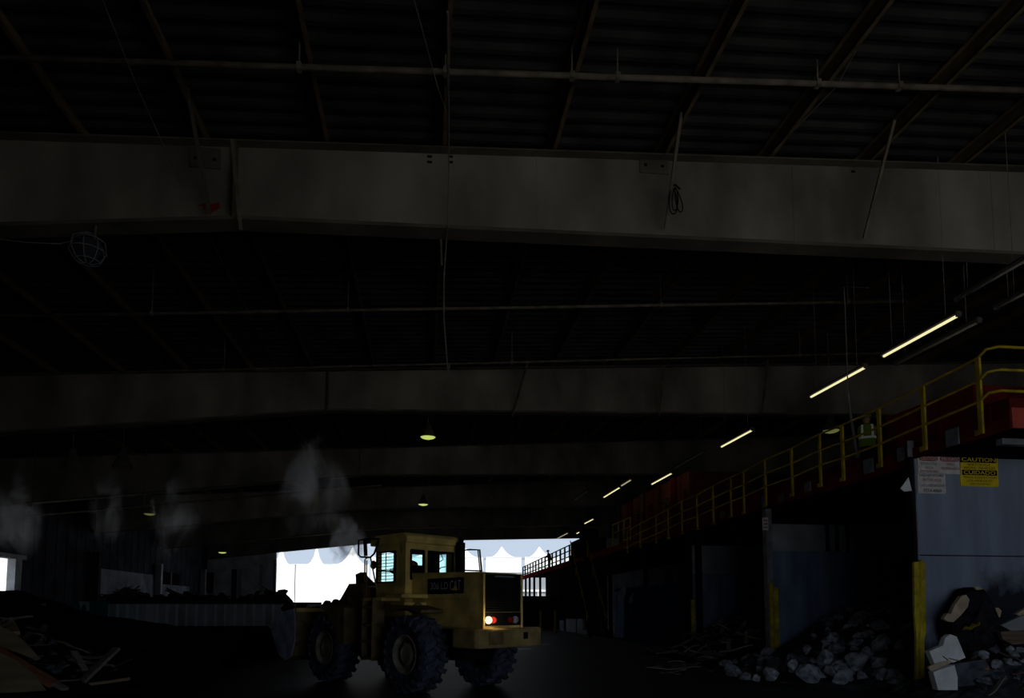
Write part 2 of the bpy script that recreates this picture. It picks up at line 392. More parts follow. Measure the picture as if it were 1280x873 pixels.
# ------------------------------------------------------------------ yard outside: tents, wall
def tent(x, Y, wdt, zpeak, zedge, label):
    t = thing('tent', label, 'tent', (x, Y, 0), 'white tents in the yard')
    mb = MB(); n = 12; vs = []; fs = []
    prof = [(u / 8, zedge + (zpeak - zedge) * (1 - (1 - u / 8) ) ** 2.2) for u in range(9)]
    for j in range(9):
        s = j / 8                                   # 0 at the eaves, 1 at the peak
        r = (1 - s) * wdt / 2 + .05; z = zedge + (zpeak - zedge) * s ** (6.0 if x < -14 else 2.6)
        for cx_, cy_ in ((-1, -1), (1, -1), (1, 1), (-1, 1)): vs.append((x + cx_ * r, Y + cy_ * r, z))
    for j in range(8):
        for k in range(4): fs.append((j*4+k, j*4+(k+1) % 4, (j+1)*4+(k+1) % 4, (j+1)*4+k))
    mb.add(vs, fs); mb.build('roof_fabric', M['tent'], t)
    r = wdt / 2
    mb = MB().box((x - r, Y - r, .0), (x + r, Y - r + .05, zedge + .05)); mb.build('side_sheet', M['tent'], t)
    for sx in (-1, 1):
        MB().tube([(x + sx * r, Y - r - .06, 0), (x + sx * r, Y - r - .06, zedge)], .05, 6).build('pole', M['tent'], t)
TY = 96.0
for px, lb in ((352, 'white tent far outside, first beside the back wall edge'), (396, 'white tent outside over the bucket heap'), (441, 'white tent outside seen through the mirror frame'),
               (488, 'white tent outside behind the cab'), (534, 'white tent outside behind the cab rear window'), (580, 'white tent outside seen behind the hood rail'),
               (627, 'white tent outside behind the loader hood'), (674, 'white tent outside beside the far walkway'), (721, 'white tent outside behind the stair top')):
    zp = at_y(px, 684, TY).z
    ze = at_y(px, 706 if px < 460 else 697, TY - 2.7).z
    tent(at_y(px, 690, TY).x, TY, 4.98, zp, ze, lb)
xa, xb = at_y(640, 720, 88).x, at_y(720, 720, 88).x
o = MB().box((xa - 4, 88, 0), (xb + 6, 88.5, at_y(650, 716, 88).z)).build('yard_wall', M['kerb']); tag(o, 'grey low wall in the yard behind the loader grille', 'wall')
o = MB().box((xa - 4, 87.8, at_y(650, 740, 88).z), (xb + 6, 87.95, at_y(650, 737.5, 88).z)).build('guard_rail', M['tent']); tag(o, 'thin white guard rail along the grey yard wall', 'rail')
for k in range(6):
    q = xa + (xb - xa) * k / 5; MB().box((q - .06, 87.85, 0), (q + .06, 87.97, o.location.z)).build('rail_post', M['tent'], o)
# side yard wall seen through the small doorway
o = MB().box((-75, 66, 0), (-24.5, 66.4, 9)).build('side_yard_wall', M['tent']); tag(o, 'sunlit white wall outside the small side doorway', 'wall')

# ------------------------------------------------------------------ roof girders
BR = {}
def girder(Y, label, detail):
    t = thing('roof_girder', label, 'girder', (KX, Y, SOF), 'wide steel roof girders')
    xs = [LEFT_X + .1, -12, KX, 6, 15, RIGHT_X - .1]
    mb = MB()
    lo = [(x, z_sof(x)) for x in xs]; hi = [(x, z_top(x)) for x in xs][::-1]
    mb.prism(lo + hi, Y - .012, Y + .012); mb.build('web', M['girder'], t)
    for nm, fz, th in (('lower_flange', z_sof, -.07), ('upper_flange', z_top, -.03)):
        mb = MB()
        for a, b in zip(xs[:-1], xs[1:]):
            mb.prism([(a, fz(a) + (th if th < -.05 else -.03)), (b, fz(b) + (th if th < -.05 else -.03)), (b, fz(b)), (a, fz(a))], Y - .21, Y + .21)
        mb.build(nm, M['girder_edge'], t)
    mb = MB().box((KX - .10, Y - .2, z_sof(KX)), (KX - .06, Y + .2, z_top(KX)))
    mb.build('stiffener', M['girder_edge'], t)
    if detail:
        for x in (-9, 2.2, 7.8, 12.6):
            MB().box((x - .012, Y - .022, z_sof(x)), (x + .012, Y - .012, z_top(x))).build('stiffener', M['girder'], t)
        # clip plates with their bolts, bolt holes
        for pxa, pxb, ya, yb in ((236, 276, 186, 208), (800, 835, 196, 215)):
            a, b = at_y(pxa, yb, Y - .04), at_y(pxb, ya, Y - .04)
            pl = MB().box((a.x, Y - .035, a.z), (b.x, Y - .012, b.z)).build('clip_plate', M['girder_edge'], t)
            for q in (.2, .8):
                xx = a.x + (b.x - a.x) * q
                MB().box((xx - .03, Y - .05, (a.z+b.z)/2 - .05), (xx + .03, Y - .035, (a.z+b.z)/2 + .0)).build('bolt', M['black'], pl)
        for px, py in ((537, 195), (537, 202), (563, 195), (563, 202), (1067, 207), (1067, 214)):
            c = at_y(px, py, Y - .03); MB().box((c.x - .05, Y - .016, c.z - .025), (c.x + .05, Y - .011, c.z + .025)).build('bolt_hole', M['black'], t)
        mk = [(246, 257), (258, 254), (262, 256), (274, 253), (275, 259), (271, 263), (264, 266), (259, 264), (259, 260), (252, 262), (255, 258)]
        o = MB().poly([at_y(a, b, Y - .02) for a, b in mk], .004).build('paint_mark', M['paint_red'], t); o['label'] = 'smeared red spray paint mark'
    return t
GL = ['nearest wide grey girder across the whole hall, with red paint mark', 'second wide grey girder, behind the nearest, fading into the dark', 'third roof girder, dim, over the loader cab',
      'fourth roof girder, behind the steam, ending at the dark column', 'fifth roof girder, dark, before the back opening', 'last girder, forming the lintel of the bright back opening']
for k, Y in enumerate(FRAMES): girder(Y if k < 5 else BACK_Y - .3, GL[k], k == 0)

# purlins
PXS = [at_y(px, 180, FRAMES[0]).x for px in (104, 258, 408, 552, 688, 825, 955, 1078)]
step = (PXS[-1] - PXS[0]) / 7
allx = [PXS[0] - step * k for k in range(4, 0, -1)] + PXS + [PXS[-1] + step * k for k in range(1, 6)]
for x in allx:
    if LEFT_X + .3 < x < RIGHT_X - .3:
        z = z_deck(x)
        mb = MB().box((x - .012, FRONT_Y, z - PUR_H), (x + .012, BACK_Y, z)).box((x - .012, FRONT_Y, z - PUR_H), (x + .09, BACK_Y, z - PUR_H + .015)).box((x - .09, FRONT_Y, z - .015), (x + .012, BACK_Y, z))
        tag(mb.build('purlin', M['purlin']), 'rusty steel purlin running away under the ribbed roof deck', 'purlin', 'steel purlins under the roof deck')

# flange braces at the nearest girder and at the second
for px0, py0, px1, py1, label in ((290, 174, 301, 287, 'grey angle brace on the nearest girder left of the middle, right of red mark'), (852, 140, 832, 286, 'diagonal rod brace on the nearest girder with wire coil'), (1118, 150, 1080, 298, 'diagonal rod brace near the mezzanine end of the nearest girder'),
                                  (234, 110, 262, 268, 'thin dark brace crossing the clip plate by the red mark')):
    b = at_y(px1, py1, FRAMES[0] - .2)
    a = at_y(px0, py0, FRAMES[0] - 1.25)
    t = MB().bar(a, b, .06, .045).build('flange_brace', M['pipe'] if px0 != 234 else M['girder_edge']); tag(t, label, 'brace')
for px0, py0, px1, py1, label in ((660, 452, 640, 521, 'faint brace on the second girder, middle one'), (830, 455, 824, 520, 'faint brace on the second girder beside the mezzanine'), (960, 450, 952, 520, 'faint brace on the second girder nearest the fluorescent row')):
    t = MB().bar(at_y(px0, py0, FRAMES[1] - 1.2), at_y(px1, py1, FRAMES[1] - .22), .07, .05).build('flange_brace', M['purlin']); tag(t, label, 'brace')
# coil of wire on the brace
c = at_y(843, 237, FRAMES[0] - .55)
mb = MB()
def loop(cx, cz, rx, rz, tilt, y):
    pts = []
    for k in range(25):
        a = 2 * math.pi * k / 24; u, v = rx * math.cos(a), rz * math.sin(a)
        pts.append((cx + u * math.cos(tilt) - v * math.sin(tilt), y + .02 * math.sin(a * 2), cz + u * math.sin(tilt) + v * math.cos(tilt)))
    return pts
mb.tube(loop(c.x - .03, c.z - .25, .085, .27, .03, c.y), .012, 5); mb.tube(loop(c.x + .09, c.z - .2, .06, .25, .22, c.y + .03), .011, 5)
mb.tube(loop(c.x + .0, c.z - .22, .06, .24, -.05, c.y - .03), .011, 5)
mb.tube([(c.x - .1, c.y, c.z + .04), (c.x, c.y - .05, c.z + .07), (c.x + .12, c.y, c.z + .02)], .02, 5)
tag(mb.build('wire_coil', M['black']), 'small dark coil of wire tied to a girder brace', 'wire')

# sprinkler pipes across the hall
def pipe(pa, pb, Y, r, label, hangers):
    a, b = at_y(*pa, Y), at_y(*pb, Y)
    d = (b - a).normalized(); a2 = a - d * 1.5; b2 = b + d * 2.0
    t = thing('sprinkler_pipe', label, 'pipe', (a.x, Y, a.z))
    MB().tube([a2, b2], r, 10).build('pipe_run', M['pipe'], t, smooth=True)
    for hx in hangers:
        c = at_y(hx, pa[1] + (pb[1] - pa[1]) * (hx - pa[0]) / (pb[0] - pa[0]), Y)
        h = MB().bar((c.x, Y, c.z), (c.x, Y, z_deck(c.x)), .025).box((c.x - .04, Y - .058, c.z - .058), (c.x + .04, Y + .058, c.z + .058))
        h.build('hanger', M['pipe'], t)
pipe((0, 72), (1280, 113), 10.4, .050, 'long grey sprinkler pipe crossing before the nearest girder', (374, 557, 715, 772, 1022, 1124))
pipe((0, 395), (1060, 378), 18.2, .045, 'sprinkler pipe crossing between the first and second girders', (190, 435, 555, 826, 1060))
pipe((0, 469), (1050, 443), 22.3, .035, 'faint pipe crossing just before the second girder', (280, 640, 1000))
pipe((-10, 649), (430, 611), 36.6, .055, 'pale tube added for the lit lower flange edge of the third girder', (40, 180))  # added tube, stands in for the girder flange edge catching light

# conduit and hanging cables
Yc = 11.6
a, b = at_y(560, 15, 9.4), at_y(561, 186, FRAMES[0] - .3)
t = MB().tube([at_y(559.5, 15, 8.9), at_y(561, 188, 12.5)], .022, 6).build('conduit', M['cable']); tag(t, 'pale straight conduit down the roof above the girder middle', 'conduit')
mb = MB().tube([at_y(561, 187, 12.52), at_y(560, 284, 12.54), at_y(558, 300, 12.9), at_y(555, 350, 13.0), at_y(555, 400, 13.0), at_y(558, 440, 13.0), at_y(560, 466, 13.0), at_y(562.5, 455, 13.0)], .014, 5)
tag(mb.build('hanging_cable', M['cable']), 'thin pale cable hanging below the nearest girder', 'cable')
mb = MB().tube([at_y(551, 276, 12.95), at_y(551, 285, 13.0), at_y(552, 332, 13.0)], .02, 5); tag(mb.build('cable_end', M['cable']), 'short pale cable end beside the hanging cable', 'cable')
mb = MB().tube([at_y(126, -6, 9.0), at_y(172, 110, 10.8), at_y(216, 208, 12.4), at_y(255, 282, 14.0), at_y(305, 380, 18.5), at_y(348, 462, 24)], .010, 5)
tag(mb.build('stay_wire', M['cable']), 'thin straight stay wire slanting down past the girder brace', 'wire')
mb = MB().tube([at_y(516, -6, 9.2), at_y(548, 112, 10.6), at_y(558, 140, 11.2)], .010, 5); tag(mb.build('drop_wire', M['cable']), 'thin wire slanting to the pale conduit', 'wire')
mb = MB().tube([at_y(1106, -4, 9.2), at_y(1046, 108, 10.9), at_y(966, 190, 12.4)], .011, 5); tag(mb.build('roof_wire', M['cable']), 'thin wire slanting across the roof to the nearest girder', 'wire')
# caged lantern under the nearest girder
c = at_y(110, 311, 12.6)
t = thing('caged_lantern', 'dim faceted caged lantern hung below the nearest girder', 'lantern', (c.x, c.y, c.z - .3))
pr = [(.10, .26), (.27, .14), (.30, -.06), (.20, -.24), (.06, -.30)]
MB().lathe([(.02, .24), (.22, .12), (.25, -.05), (.16, -.2), (.02, -.27)], c, 8).build('globe', M['sheet_dark'], t)
mb = MB()
for k in range(8):
    a = 2 * math.pi * k / 8 + .2
    mb.tube([c + Vector((r * math.cos(a), r * math.sin(a), h)) for r, h in pr], .010, 5)
for r, h in pr: mb.tube([c + Vector((r * math.cos(2*math.pi*k/16), r * math.sin(2*math.pi*k/16), h)) for k in range(17)], .010, 5)
mb.build('wire_cage', M['sheet'], t)
MB().tube([c + Vector((.05, .1, .24)), Vector((c.x + .08, 12.68, z_sof(c.x) - .05))], .02, 6).build('hook', M['pipe'], t)
tag(MB().tube([at_y(-8, 298, 12.6), at_y(30, 303, 12.6), at_y(75, 305, 12.6), at_y(98, 299, 12.6)], .012, 5).build('lantern_cord', M['cable']), 'pale slack cord running to the caged lantern', 'cord')

# ------------------------------------------------------------------ lamps
def tube_light(pa, pb, X, lit, label):
    a, b = at_x(*pa, X), at_x(*pb, X)
    if a.y > b.y: a, b = b, a
    b.z = a.z = (a.z + b.z) / 2
    t = thing('fluorescent_light', label, 'light fixture', (X, a.y, a.z), 'fluorescent lights over the walkway')
    MB().prism([(X - .10, a.z + .06), (X - .05, a.z + .13), (X + .05, a.z + .13), (X + .10, a.z + .06)], a.y - .05, b.y + .05).build('housing', M['fixture'], t)
    MB().tube([(X, a.y, a.z + .03), (X, b.y, a.z + .03)], .032, 8).build('tube', M[{2: 'tube', 1: 'tube_dim', 0: 'tube_off'}[lit]], t, smooth=True)
    MB().box((X - .05, a.y - .06, a.z), (X + .05, a.y - .02, a.z + .1)).build('end_cap', M['fixture'], t)
    MB().box((X - .05, b.y + .02, a.z), (X + .05, b.y + .06, a.z + .1)).build('end_cap', M['fixture'], t)
    for yy in (a.y + .3, b.y - .3): MB().tube([(X, yy, a.z + .12), (X, yy, z_deck(X) + .12)], .008, 4).build('hanger', M['cable'], t)
LX = 11.3
tube_light((1196, 396), (1105, 448), LX, 2, 'largest lit fluorescent tube light, over the walkway railing')
tube_light((1081, 462), (1014, 497), LX, 2, 'lit fluorescent tube above the worker, second from the biggest')
tube_light((940, 539), (902, 560), LX, 2, 'lit fluorescent tube before the second girder dark edge')
tube_light((840, 592), (815, 607), LX, 2, 'lit fluorescent tube over the rust red panels')
tube_light((742, 649), (731, 656), LX, 2, 'small lit fluorescent tube before the rust red panels end')
tube_light((710, 667), (697, 674), LX, 1, 'small dim fluorescent tube over the stair top')
tube_light((728, 664), (721, 668), LX + .8, 2, 'tiny lit fluorescent tube beside the stair handrail top')
tube_light((789, 601), (777, 608), 10.2, 1, 'dimmer of the two fluorescent tubes hung over the stairs side')
tube_light((775, 611), (755, 622), 10.2, 2, 'brighter of the two fluorescent tubes hung over the stairs side')
tube_light((735, 616), (718, 625), 8.0, 0, 'faint unlit fluorescent tube hung over the open floor')
tube_light((1283, 330), (1197, 374), 12.0, 0, 'unlit fluorescent fixture above the largest lit tube')
tube_light((1283, 366), (1247, 388), 13.2, 0, 'unlit fluorescent fixture at the edge over the railing corner')
tube_light((1222, 403), (1122, 458), 12.3, 0, 'unlit fluorescent fixture behind the largest lit tube')
tube_light((880, 565), (843, 587), LX, 0, 'unlit fluorescent fixture between two lit ones above the railing')

def dome_lamp(px, py, Y, dia, key, label):
    c = at_y(px, py, Y); r = dia / 2
    t = thing('dome_lamp', label, 'lamp', (c.x, c.y, c.z), 'dome lamps under the roof')
    prof = [(r, .0), (r * .98, .06), (r * .72, r * .75), (r * .38, r * 1.45), (r * .30, r * 1.9), (.02, r * 2.0)]
    MB().lathe(prof, c, 24).build('shade', M['shade'], t, smooth=True)
    MB().lathe([(r * .95, .01), (r * .8, -.03), (r * .4, -.07), (.01, -.08)], c, 24).build('lens', M[key], t, smooth=True)
    MB().tube([c + Vector((0, 0, r * 2)), Vector((c.x, c.y, z_deck(c.x) + .12))], .015, 5).build('hanger', M['cable'], t)
dome_lamp(535, 547, 26.5, .62, 'lens', 'lit green dome lamp hanging in the middle of the hall')
dome_lamp(529, 631, 42, .62, 'lens', 'smaller lit dome lamp hanging above the loader cab')
dome_lamp(187, 643, 44, .68, 'lens_dim', 'dim dome lamp veiled by steam over the side wall')
dome_lamp(278, 691, 56, .64, 'lens', 'lit dome lamp low before the back wall sheets')
dome_lamp(90, 587, 27, .8, 'lens_off', 'unlit dome lamp, the outer of two in the steam')
dome_lamp(153, 586, 29, .8, 'lens_off', 'unlit dome lamp, the inner of two in the steam')
dome_lamp(1039, 539, 22.5, .60, 'lens_dim', 'dim green dome lamp behind the walkway railing')

# ------------------------------------------------------------------ mezzanine and bays
XR = 10.77
YF = at_x(1264, 520, XR).y              # front end of the deck
DECK = 5.30
Y3B = at_x(1144, 760, XR).y
t = thing('mezzanine_deck', 'raised walkway deck with dark red edge beam above the bays', 'walkway', (XR, YF, 0))
MB().box((XR, YF, DECK - .12), (19, 73.2, DECK)).build('deck_plate', M['black'], t)
MB().box((XR - .04, YF, DECK - .19), (XR + .02, Y3B, DECK + .05)).box((XR - .04, Y3B, DECK - .34), (XR + .02, 73.2, DECK + .05)).box((XR - .10, Y3B, DECK - .36), (XR + .1, 73.2, DECK - .33)).build('edge_beam', M['red'], t)
o = MB().box((XR - .04, YF - .06, DECK - .18), (19, YF - .01, DECK + .20)).build('end_beam', M['red_lit'], t); o['label'] = 'front beam, door light put into its brighter red'
for yy in (25.9, 32.5, 39, 46, 53, 60, 63.5, 67, 70, 72.8):
    for xx in (XR + .35,): MB().box((xx - .1, yy - .1, 0), (xx + .1, yy + .1, DECK - .12)).build('support_post', M['black'], t)
g = MB().box((at_y(1250, 550, YF + .9).x, YF + .85, at_y(1250, 556, YF + .9).z), (19, YF + 1.0, at_y(1250, 541, YF + .9).z)).build('cross_channel', M['post_grey'], t)

# railing of the near walkway: posts and three rails
RL = thing('walkway_railing', 'yellow three-rail handrail along the near walkway edge', 'railing', (XR - .06, YF, DECK))
posts = [(1222, 448, 543), (1153, 483, 563), (1098, 511, 584), (1052, 532, 601), (1024, 543, 608), (989, 561, 621), (956, 575, 633), (929, 590, 643), (913, 597, 648), (891, 608, 656), (871, 619, 662), (852, 627, 668), (835, 637, 674), (820, 645, 680), (800, 655, 686), (784, 664, 692)]
XRR = XR - .07
tops = []
for px, ya, yb in posts:
    a, b = at_x(px, ya, XRR), at_x(px + (4 if px > 1000 else 1), yb, XRR)
    tops.append(a)
    b.y = a.y
    wd = .095 if px > 1040 else .08
    mb = MB().bar((a.x, a.y, a.z), (a.x, a.y, b.z), wd, .05).box((a.x - .01, a.y - .02, b.z), (a.x + .07, a.y + .16, b.z + .10))
    mb.build('post', M['yellow'], RL)
def rail_z(y):
    for p, q in zip(tops[:-1], tops[1:]):
        if y <= q.y: s = (y - p.y) / (q.y - p.y); return p.z + s * (q.z - p.z)
    return tops[-1].z
cor = at_x(1241, 433, XRR)
for k, dz in enumerate((0, -.45, -.86)):
    pts = [(cor.x + 4.5, cor.y, cor.z + dz + .02), (cor.x + .12, cor.y, cor.z + dz), (cor.x, cor.y + .15, cor.z + dz)]
    pts += [(p.x, p.y, p.z + dz) for p in tops] + [(XRR, tops[-1].y + .6, tops[-1].z + dz)]
    MB().tube(pts, .028, 8).build('rail', M['yellow'], RL, smooth=True)
# far railing, seen against the daylight
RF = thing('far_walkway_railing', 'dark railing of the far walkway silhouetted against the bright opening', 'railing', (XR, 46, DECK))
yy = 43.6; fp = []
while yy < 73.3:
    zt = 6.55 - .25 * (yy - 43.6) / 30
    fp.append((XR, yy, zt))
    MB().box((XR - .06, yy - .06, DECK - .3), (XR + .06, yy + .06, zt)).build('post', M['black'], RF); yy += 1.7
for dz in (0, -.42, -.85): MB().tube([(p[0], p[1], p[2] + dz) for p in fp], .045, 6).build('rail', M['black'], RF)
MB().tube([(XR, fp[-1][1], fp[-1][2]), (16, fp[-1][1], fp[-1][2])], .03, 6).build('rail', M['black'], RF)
# railing between the stairs and the near walkway
RM = thing('middle_walkway_railing', 'faint thin railing between the stair top and the rust red panels', 'railing', (XR, 38.5, DECK))
ys_ = [38.6 + 0.95 * k for k in range(5)]
ys_ = [33.8 + k * 1.1 for k in range(4)]
for q in ys_: MB().box((XR - .03, q - .03, DECK - .3), (XR + .03, q + .03, 6.6)).build('post', M['yellow'], RM)
for dz in (0, -.5): MB().tube([(XR, ys_[0], 6.6 + dz), (XR, ys_[-1], 6.6 + dz)], .026, 6).build('rail', M['yellow'], RM)

# placards hung on the edge beam
for px, py, ww, hh, lb in ((1086, 583, 13, 16, 'pale placard on the edge beam under the worker'), (1010, 609, 10, 11, 'dim placard on the edge beam, second from the worker'), (976, 623, 9, 9, 'dim placard on the edge beam, third from the worker'), (903, 644, 7, 9, 'small dim placard on the edge beam before the red panels'),
                           (1127, 568, 9, 15, 'grey placard on the edge beam by the dark bay post'), (1191, 547, 14, 18, 'mottled placard on the edge beam above the warning signs')):
    a = at_x(px - ww/2, py + hh/2, XR - .05); b = at_x(px + ww/2, py - hh/2, XR - .05)
    c = at_x(px, py, XR - .05)
    sc = ww / 830 * math.hypot(c.x, c.y) * 1.2
    h = hh / 830 * math.hypot(c.x, c.y)
    o = MB().box((XR - .075, c.y - sc/2, c.z - h/2), (XR - .045, c.y + sc/2, c.z + h/2)).build('placard', M['sign_grey'] if px in (976, 903) else M['post_grey']); tag(o, lb, 'placard')

# red machine wall behind the railing
def on(px, py, X): return at_x(px, py, X)
t = thing('red_hopper', 'dark red steel hopper side behind the near railing', 'hopper', (12.3, 13, DECK))
ya, yb, yc = at_x(1264, 500, 12.3).y, at_x(1219, 500, 12.3).y, at_x(1150, 500, 12.3).y + 1.2
MB().prism([(ya, DECK), (yc, DECK), (yc, 6.9), (yb, 6.85), (yb - .02, 6.3), (ya, 6.25)], 12.25, 13.6, axis='x').build('body', M['red'], t)
for k in range(3):
    q = ya + .5 + k * (yc - ya - 1) / 2
    MB().box((12.19, q - .05, DECK), (12.25, q + .05, 6.2)).build('rib', M['red'], t)
o = MB().box((13.2, YF + .4, DECK), (15, YF + .7, 7.6)).build('grey_switch_cabinet', M['sheet_dark']); tag(o, 'dull grey cabinet behind the railing corner', 'cabinet')
# rust red panelled enclosure further along the walkway
t = thing('rust_red_enclosure', 'tall rust red panelled enclosure on the far part of the walkway', 'enclosure', (12, 34, DECK))
ye0, ye1 = at_x(862, 640, 12.0).y, at_x(775, 640, 12.0).y
MB().box((12.0, ye0, DECK), (15, ye1, 8.1)).build('body', M['red_brown'], t)
q = ye0 + .3; k = 0
while q < ye1:
    MB().box((11.86, q, DECK), (12.0, q + (.5 if k % 3 else .28), 8.1 if k % 2 else 7.3)).build('panel', [M['red_brown'], M['red'], M['brown']][k % 3], t); q += 1.15; k += 1
for q in (ye0 + 2, ye0 + 6, ye0 + 8):
    MB().tube([(11.75, q, DECK), (11.75, q, 7.0), (11.75, q + 1.0, 7.1)], .06, 6).build('downpipe', M['purlin'], t)
# support machinery dark mass under the near walkway
# red tread wall along walkway between hopper and enclosure
o = MB().box((12.4, yc + .4, DECK), (12.5, ye0 - .5, 6.15)).build('red_kick_wall', M['red']); tag(o, 'low dark red wall along the walkway between hopper and enclosure', 'wall')

# bay back wall
o = MB().box((19.0, 11.5, 0), (19.2, BACK_Y - 1, DECK - .12)).build('wall_bays', M['sheet_dark']); struct(o, 'dark wall at the back of the bays', 'wall')

# ---- partitions with their end posts and yellow guards
PB = []
Y3 = at_x(1150, 760, XR).y; Y2 = at_x(962, 760, XR).y; Y1 = at_x(862, 760, XR).y
def stain_panel():
    m = mat('stained_blue_grey_partition', (0.235, 0.282, 0.375), 0.65, 0, 0.14, 1.1, stretch=(2.4, 1, 0.4))
    nt = m.node_tree; b = nt.nodes['Principled BSDF']
    tc = nt.nodes['Texture Coordinate']; sx = nt.nodes.new('ShaderNodeSeparateXYZ'); nt.links.new(tc.outputs['Object'], sx.inputs[0])
    nz = nt.nodes.new('ShaderNodeTexNoise'); nz.inputs['Scale'].default_value = 2.2; nz.inputs['Detail'].default_value = 8
    mp = nt.nodes.new('ShaderNodeMapping'); mp.inputs['Scale'].default_value = (1.3, 1, 1.1); nt.links.new(tc.outputs['Object'], mp.inputs[0]); nt.links.new(mp.outputs[0], nz.inputs['Vector'])
    # soot line climbs with x: dirty where z < 1.15 + .55 (x - .9) + noise
    def math_(op, a, b_):
        nd = nt.nodes.new('ShaderNodeMath'); nd.operation = op
        for i, v in enumerate((a, b_)):
            if isinstance(v, (int, float)): nd.inputs[i].default_value = v
            else: nt.links.new(v, nd.inputs[i])
        return nd.outputs[0]
    line = math_('ADD', math_('MULTIPLY', math_('MAXIMUM', math_('SUBTRACT', sx.outputs['X'], -3.1), 0.0), 1.7), 1.5)
    line = math_('MINIMUM', line, 2.8)
    line = math_('ADD', line, math_('MULTIPLY', math_('SUBTRACT', nz.outputs['Fac'], .5), 1.3))
    d = math_('MULTIPLY', math_('SUBTRACT', line, sx.outputs['Z']), 1.5)
    cl = nt.nodes.new('ShaderNodeClamp'); nt.links.new(d, cl.inputs[0])
    mx = nt.nodes.new('ShaderNodeMixRGB'); nt.links.new(cl.outputs[0], mx.inputs[0])
    src = b.inputs['Base Color'].links[0].from_socket
    nt.links.new(src, mx.inputs[1]); mx.inputs[2].default_value = (0.03, 0.032, 0.042, 1)
    nt.links.new(mx.outputs[0], b.inputs['Base Color'])
    return m
M['panel_stained'] = stain_panel()
# near partition
x0 = at_y(1146, 700, Y3).x; ztop = at_y(1200, 572, Y3).z; zj = at_y(1200, 695, Y3).z
t = thing('bay_partition', 'blue-grey steel bay partition with warning signs, soot stained low down', 'partition', (x0 + 4.0, Y3, 0))
o = MB().box((x0, Y3, 0), (19, Y3 + .12, zj - .012)).build('lower_panel', M['panel_stained'], t)
MB().box((x0, Y3, zj + .012), (19, Y3 + .12, ztop)).build('upper_panel', M['panel'], t)
MB().box((x0, Y3 + .03, zj - .02), (19, Y3 + .1, zj + .02)).build('seam', M['black'], t)
o = MB().box((at_y(1197, 560, Y3).x, Y3 - .04, ztop + .01), (19, Y3 + .08, at_y(1200, 554, Y3).z)).build('top_plank', M['brown'], t); o['label'] = 'brown plank along the top'
pt = thing('bay_post', 'dark end post of the near partition with bent yellow guard', 'post', (x0 - .1, Y3, 0))
zp = at_y(1142, 552, Y3).z; zg = at_y(1147, 703, Y3).z
xl, xm, xr = at_y(1138.5, 700, Y3).x, at_y(1146, 700, Y3).x, at_y(1153, 760, Y3).x
MB().box((xm - .07, Y3 - .02, 0), (xm, Y3 + .16, zp - .35)).build('column', M['black'], pt)
o = MB().box((xm - .13, Y3 - .04, zp - .36), (xm + .02, Y3 - .02, zp)).build('top_plate', M['post_grey'], pt); o['label'] = 'grey bare plate'
MB().box((xm - .0, Y3 - .05, zg), (xm + .035, Y3 - .02, ztop)).build('edge_angle', M['post_grey'], pt)
gp = [(1140, 703), (1146, 703), (1150, 700), (1154, 706), (1155, 790), (1153, 800), (1153, 862), (1142, 862), (1143, 795), (1141, 770)]
MB().poly([at_y(a, b, Y3 - .10) for a, b in gp], .06).build('guard_plate', M['yellow_guard'], pt)
c = [at_y(a, b, Y3 - .14) for a, b in ((1149, 703), (1150, 770), (1148, 800), (1149, 860))]
MB().tube(c, .035, 6).build('guard_angle', M['yellow'], pt)
# white torn sheet on the post
o = MB().poly([at_y(a, b, Y3 - .03) for a, b in ((1135, 597), (1139, 614), (1130, 615), (1125, 611))], .02).build('torn_sheet', M['white']); tag(o, 'small white torn sheet caught on the dark bay post', 'sheet')

# second partition
x0 = at_y(964, 700, Y2).x; zt2 = at_y(964, 655, Y2).z; zj2 = at_y(964, 689, Y2).z
t = thing('bay_partition', 'navy bay partition behind the concrete heap, grey boards on top', 'partition', (x0 + 4, Y2, 0))
MB().box((x0, Y2, 0), (19, Y2 + .12, zj2)).build('lower_panel', M['panel_blue'], t)
MB().box((x0, Y2 + .02, zj2), (19, Y2 + .10, zt2)).build('upper_boards', M['panel_grey'], t)
for px in (1035, 1047, 1060): 
    xx = at_y(px, 700, Y2).x; MB().box((xx - .05, Y2 - .05, zj2), (xx + .05, Y2 + .02, DECK - .5)).build('strut', M['black'], t)
pt = thing('bay_post', 'grey end post of the navy partition with yellow guard', 'post', (x0 - .1, Y2, 0))
zp, zg = at_y(960, 620, Y2).z, at_y(966, 733, Y2).z
xl, xr = at_y(958, 700, Y2).x, at_y(965, 700, Y2).x
MB().box((xl, Y2 - .05, 0), (xr, Y2 + .2, zp)).build('column', M['post_grey'], pt)
MB().box((at_y(959.5, 735, Y2).x, Y2 - .11, 0), (at_y(964, 735, Y2).x, Y2 - .05, zg + .1)).build('guard_angle', M['yellow'], pt)
MB().box((at_y(965, 735, Y2).x, Y2 - .09, 0), (at_y(971, 735, Y2).x, Y2 - .03, zg - .05)).build('guard_plate', M['yellow_guard'], pt)
c0 = at_y(957, 655, Y2 - .1)
o = MB().box((c0.x - .09, Y2 - .10, c0.z - .2), (c0.x + .09, Y2 - .06, c0.z + .2)).build('post_notice', M['sign_white']); tag(o, 'little faded notice on the grey end post', 'sign')
for k in range(3): MB().box((c0.x - .07, Y2 - .105, c0.z - .14 + k * .11), (c0.x + .07, Y2 - .1, c0.z - .09 + k * .11)).build('print_line', M['sign_red'], o)
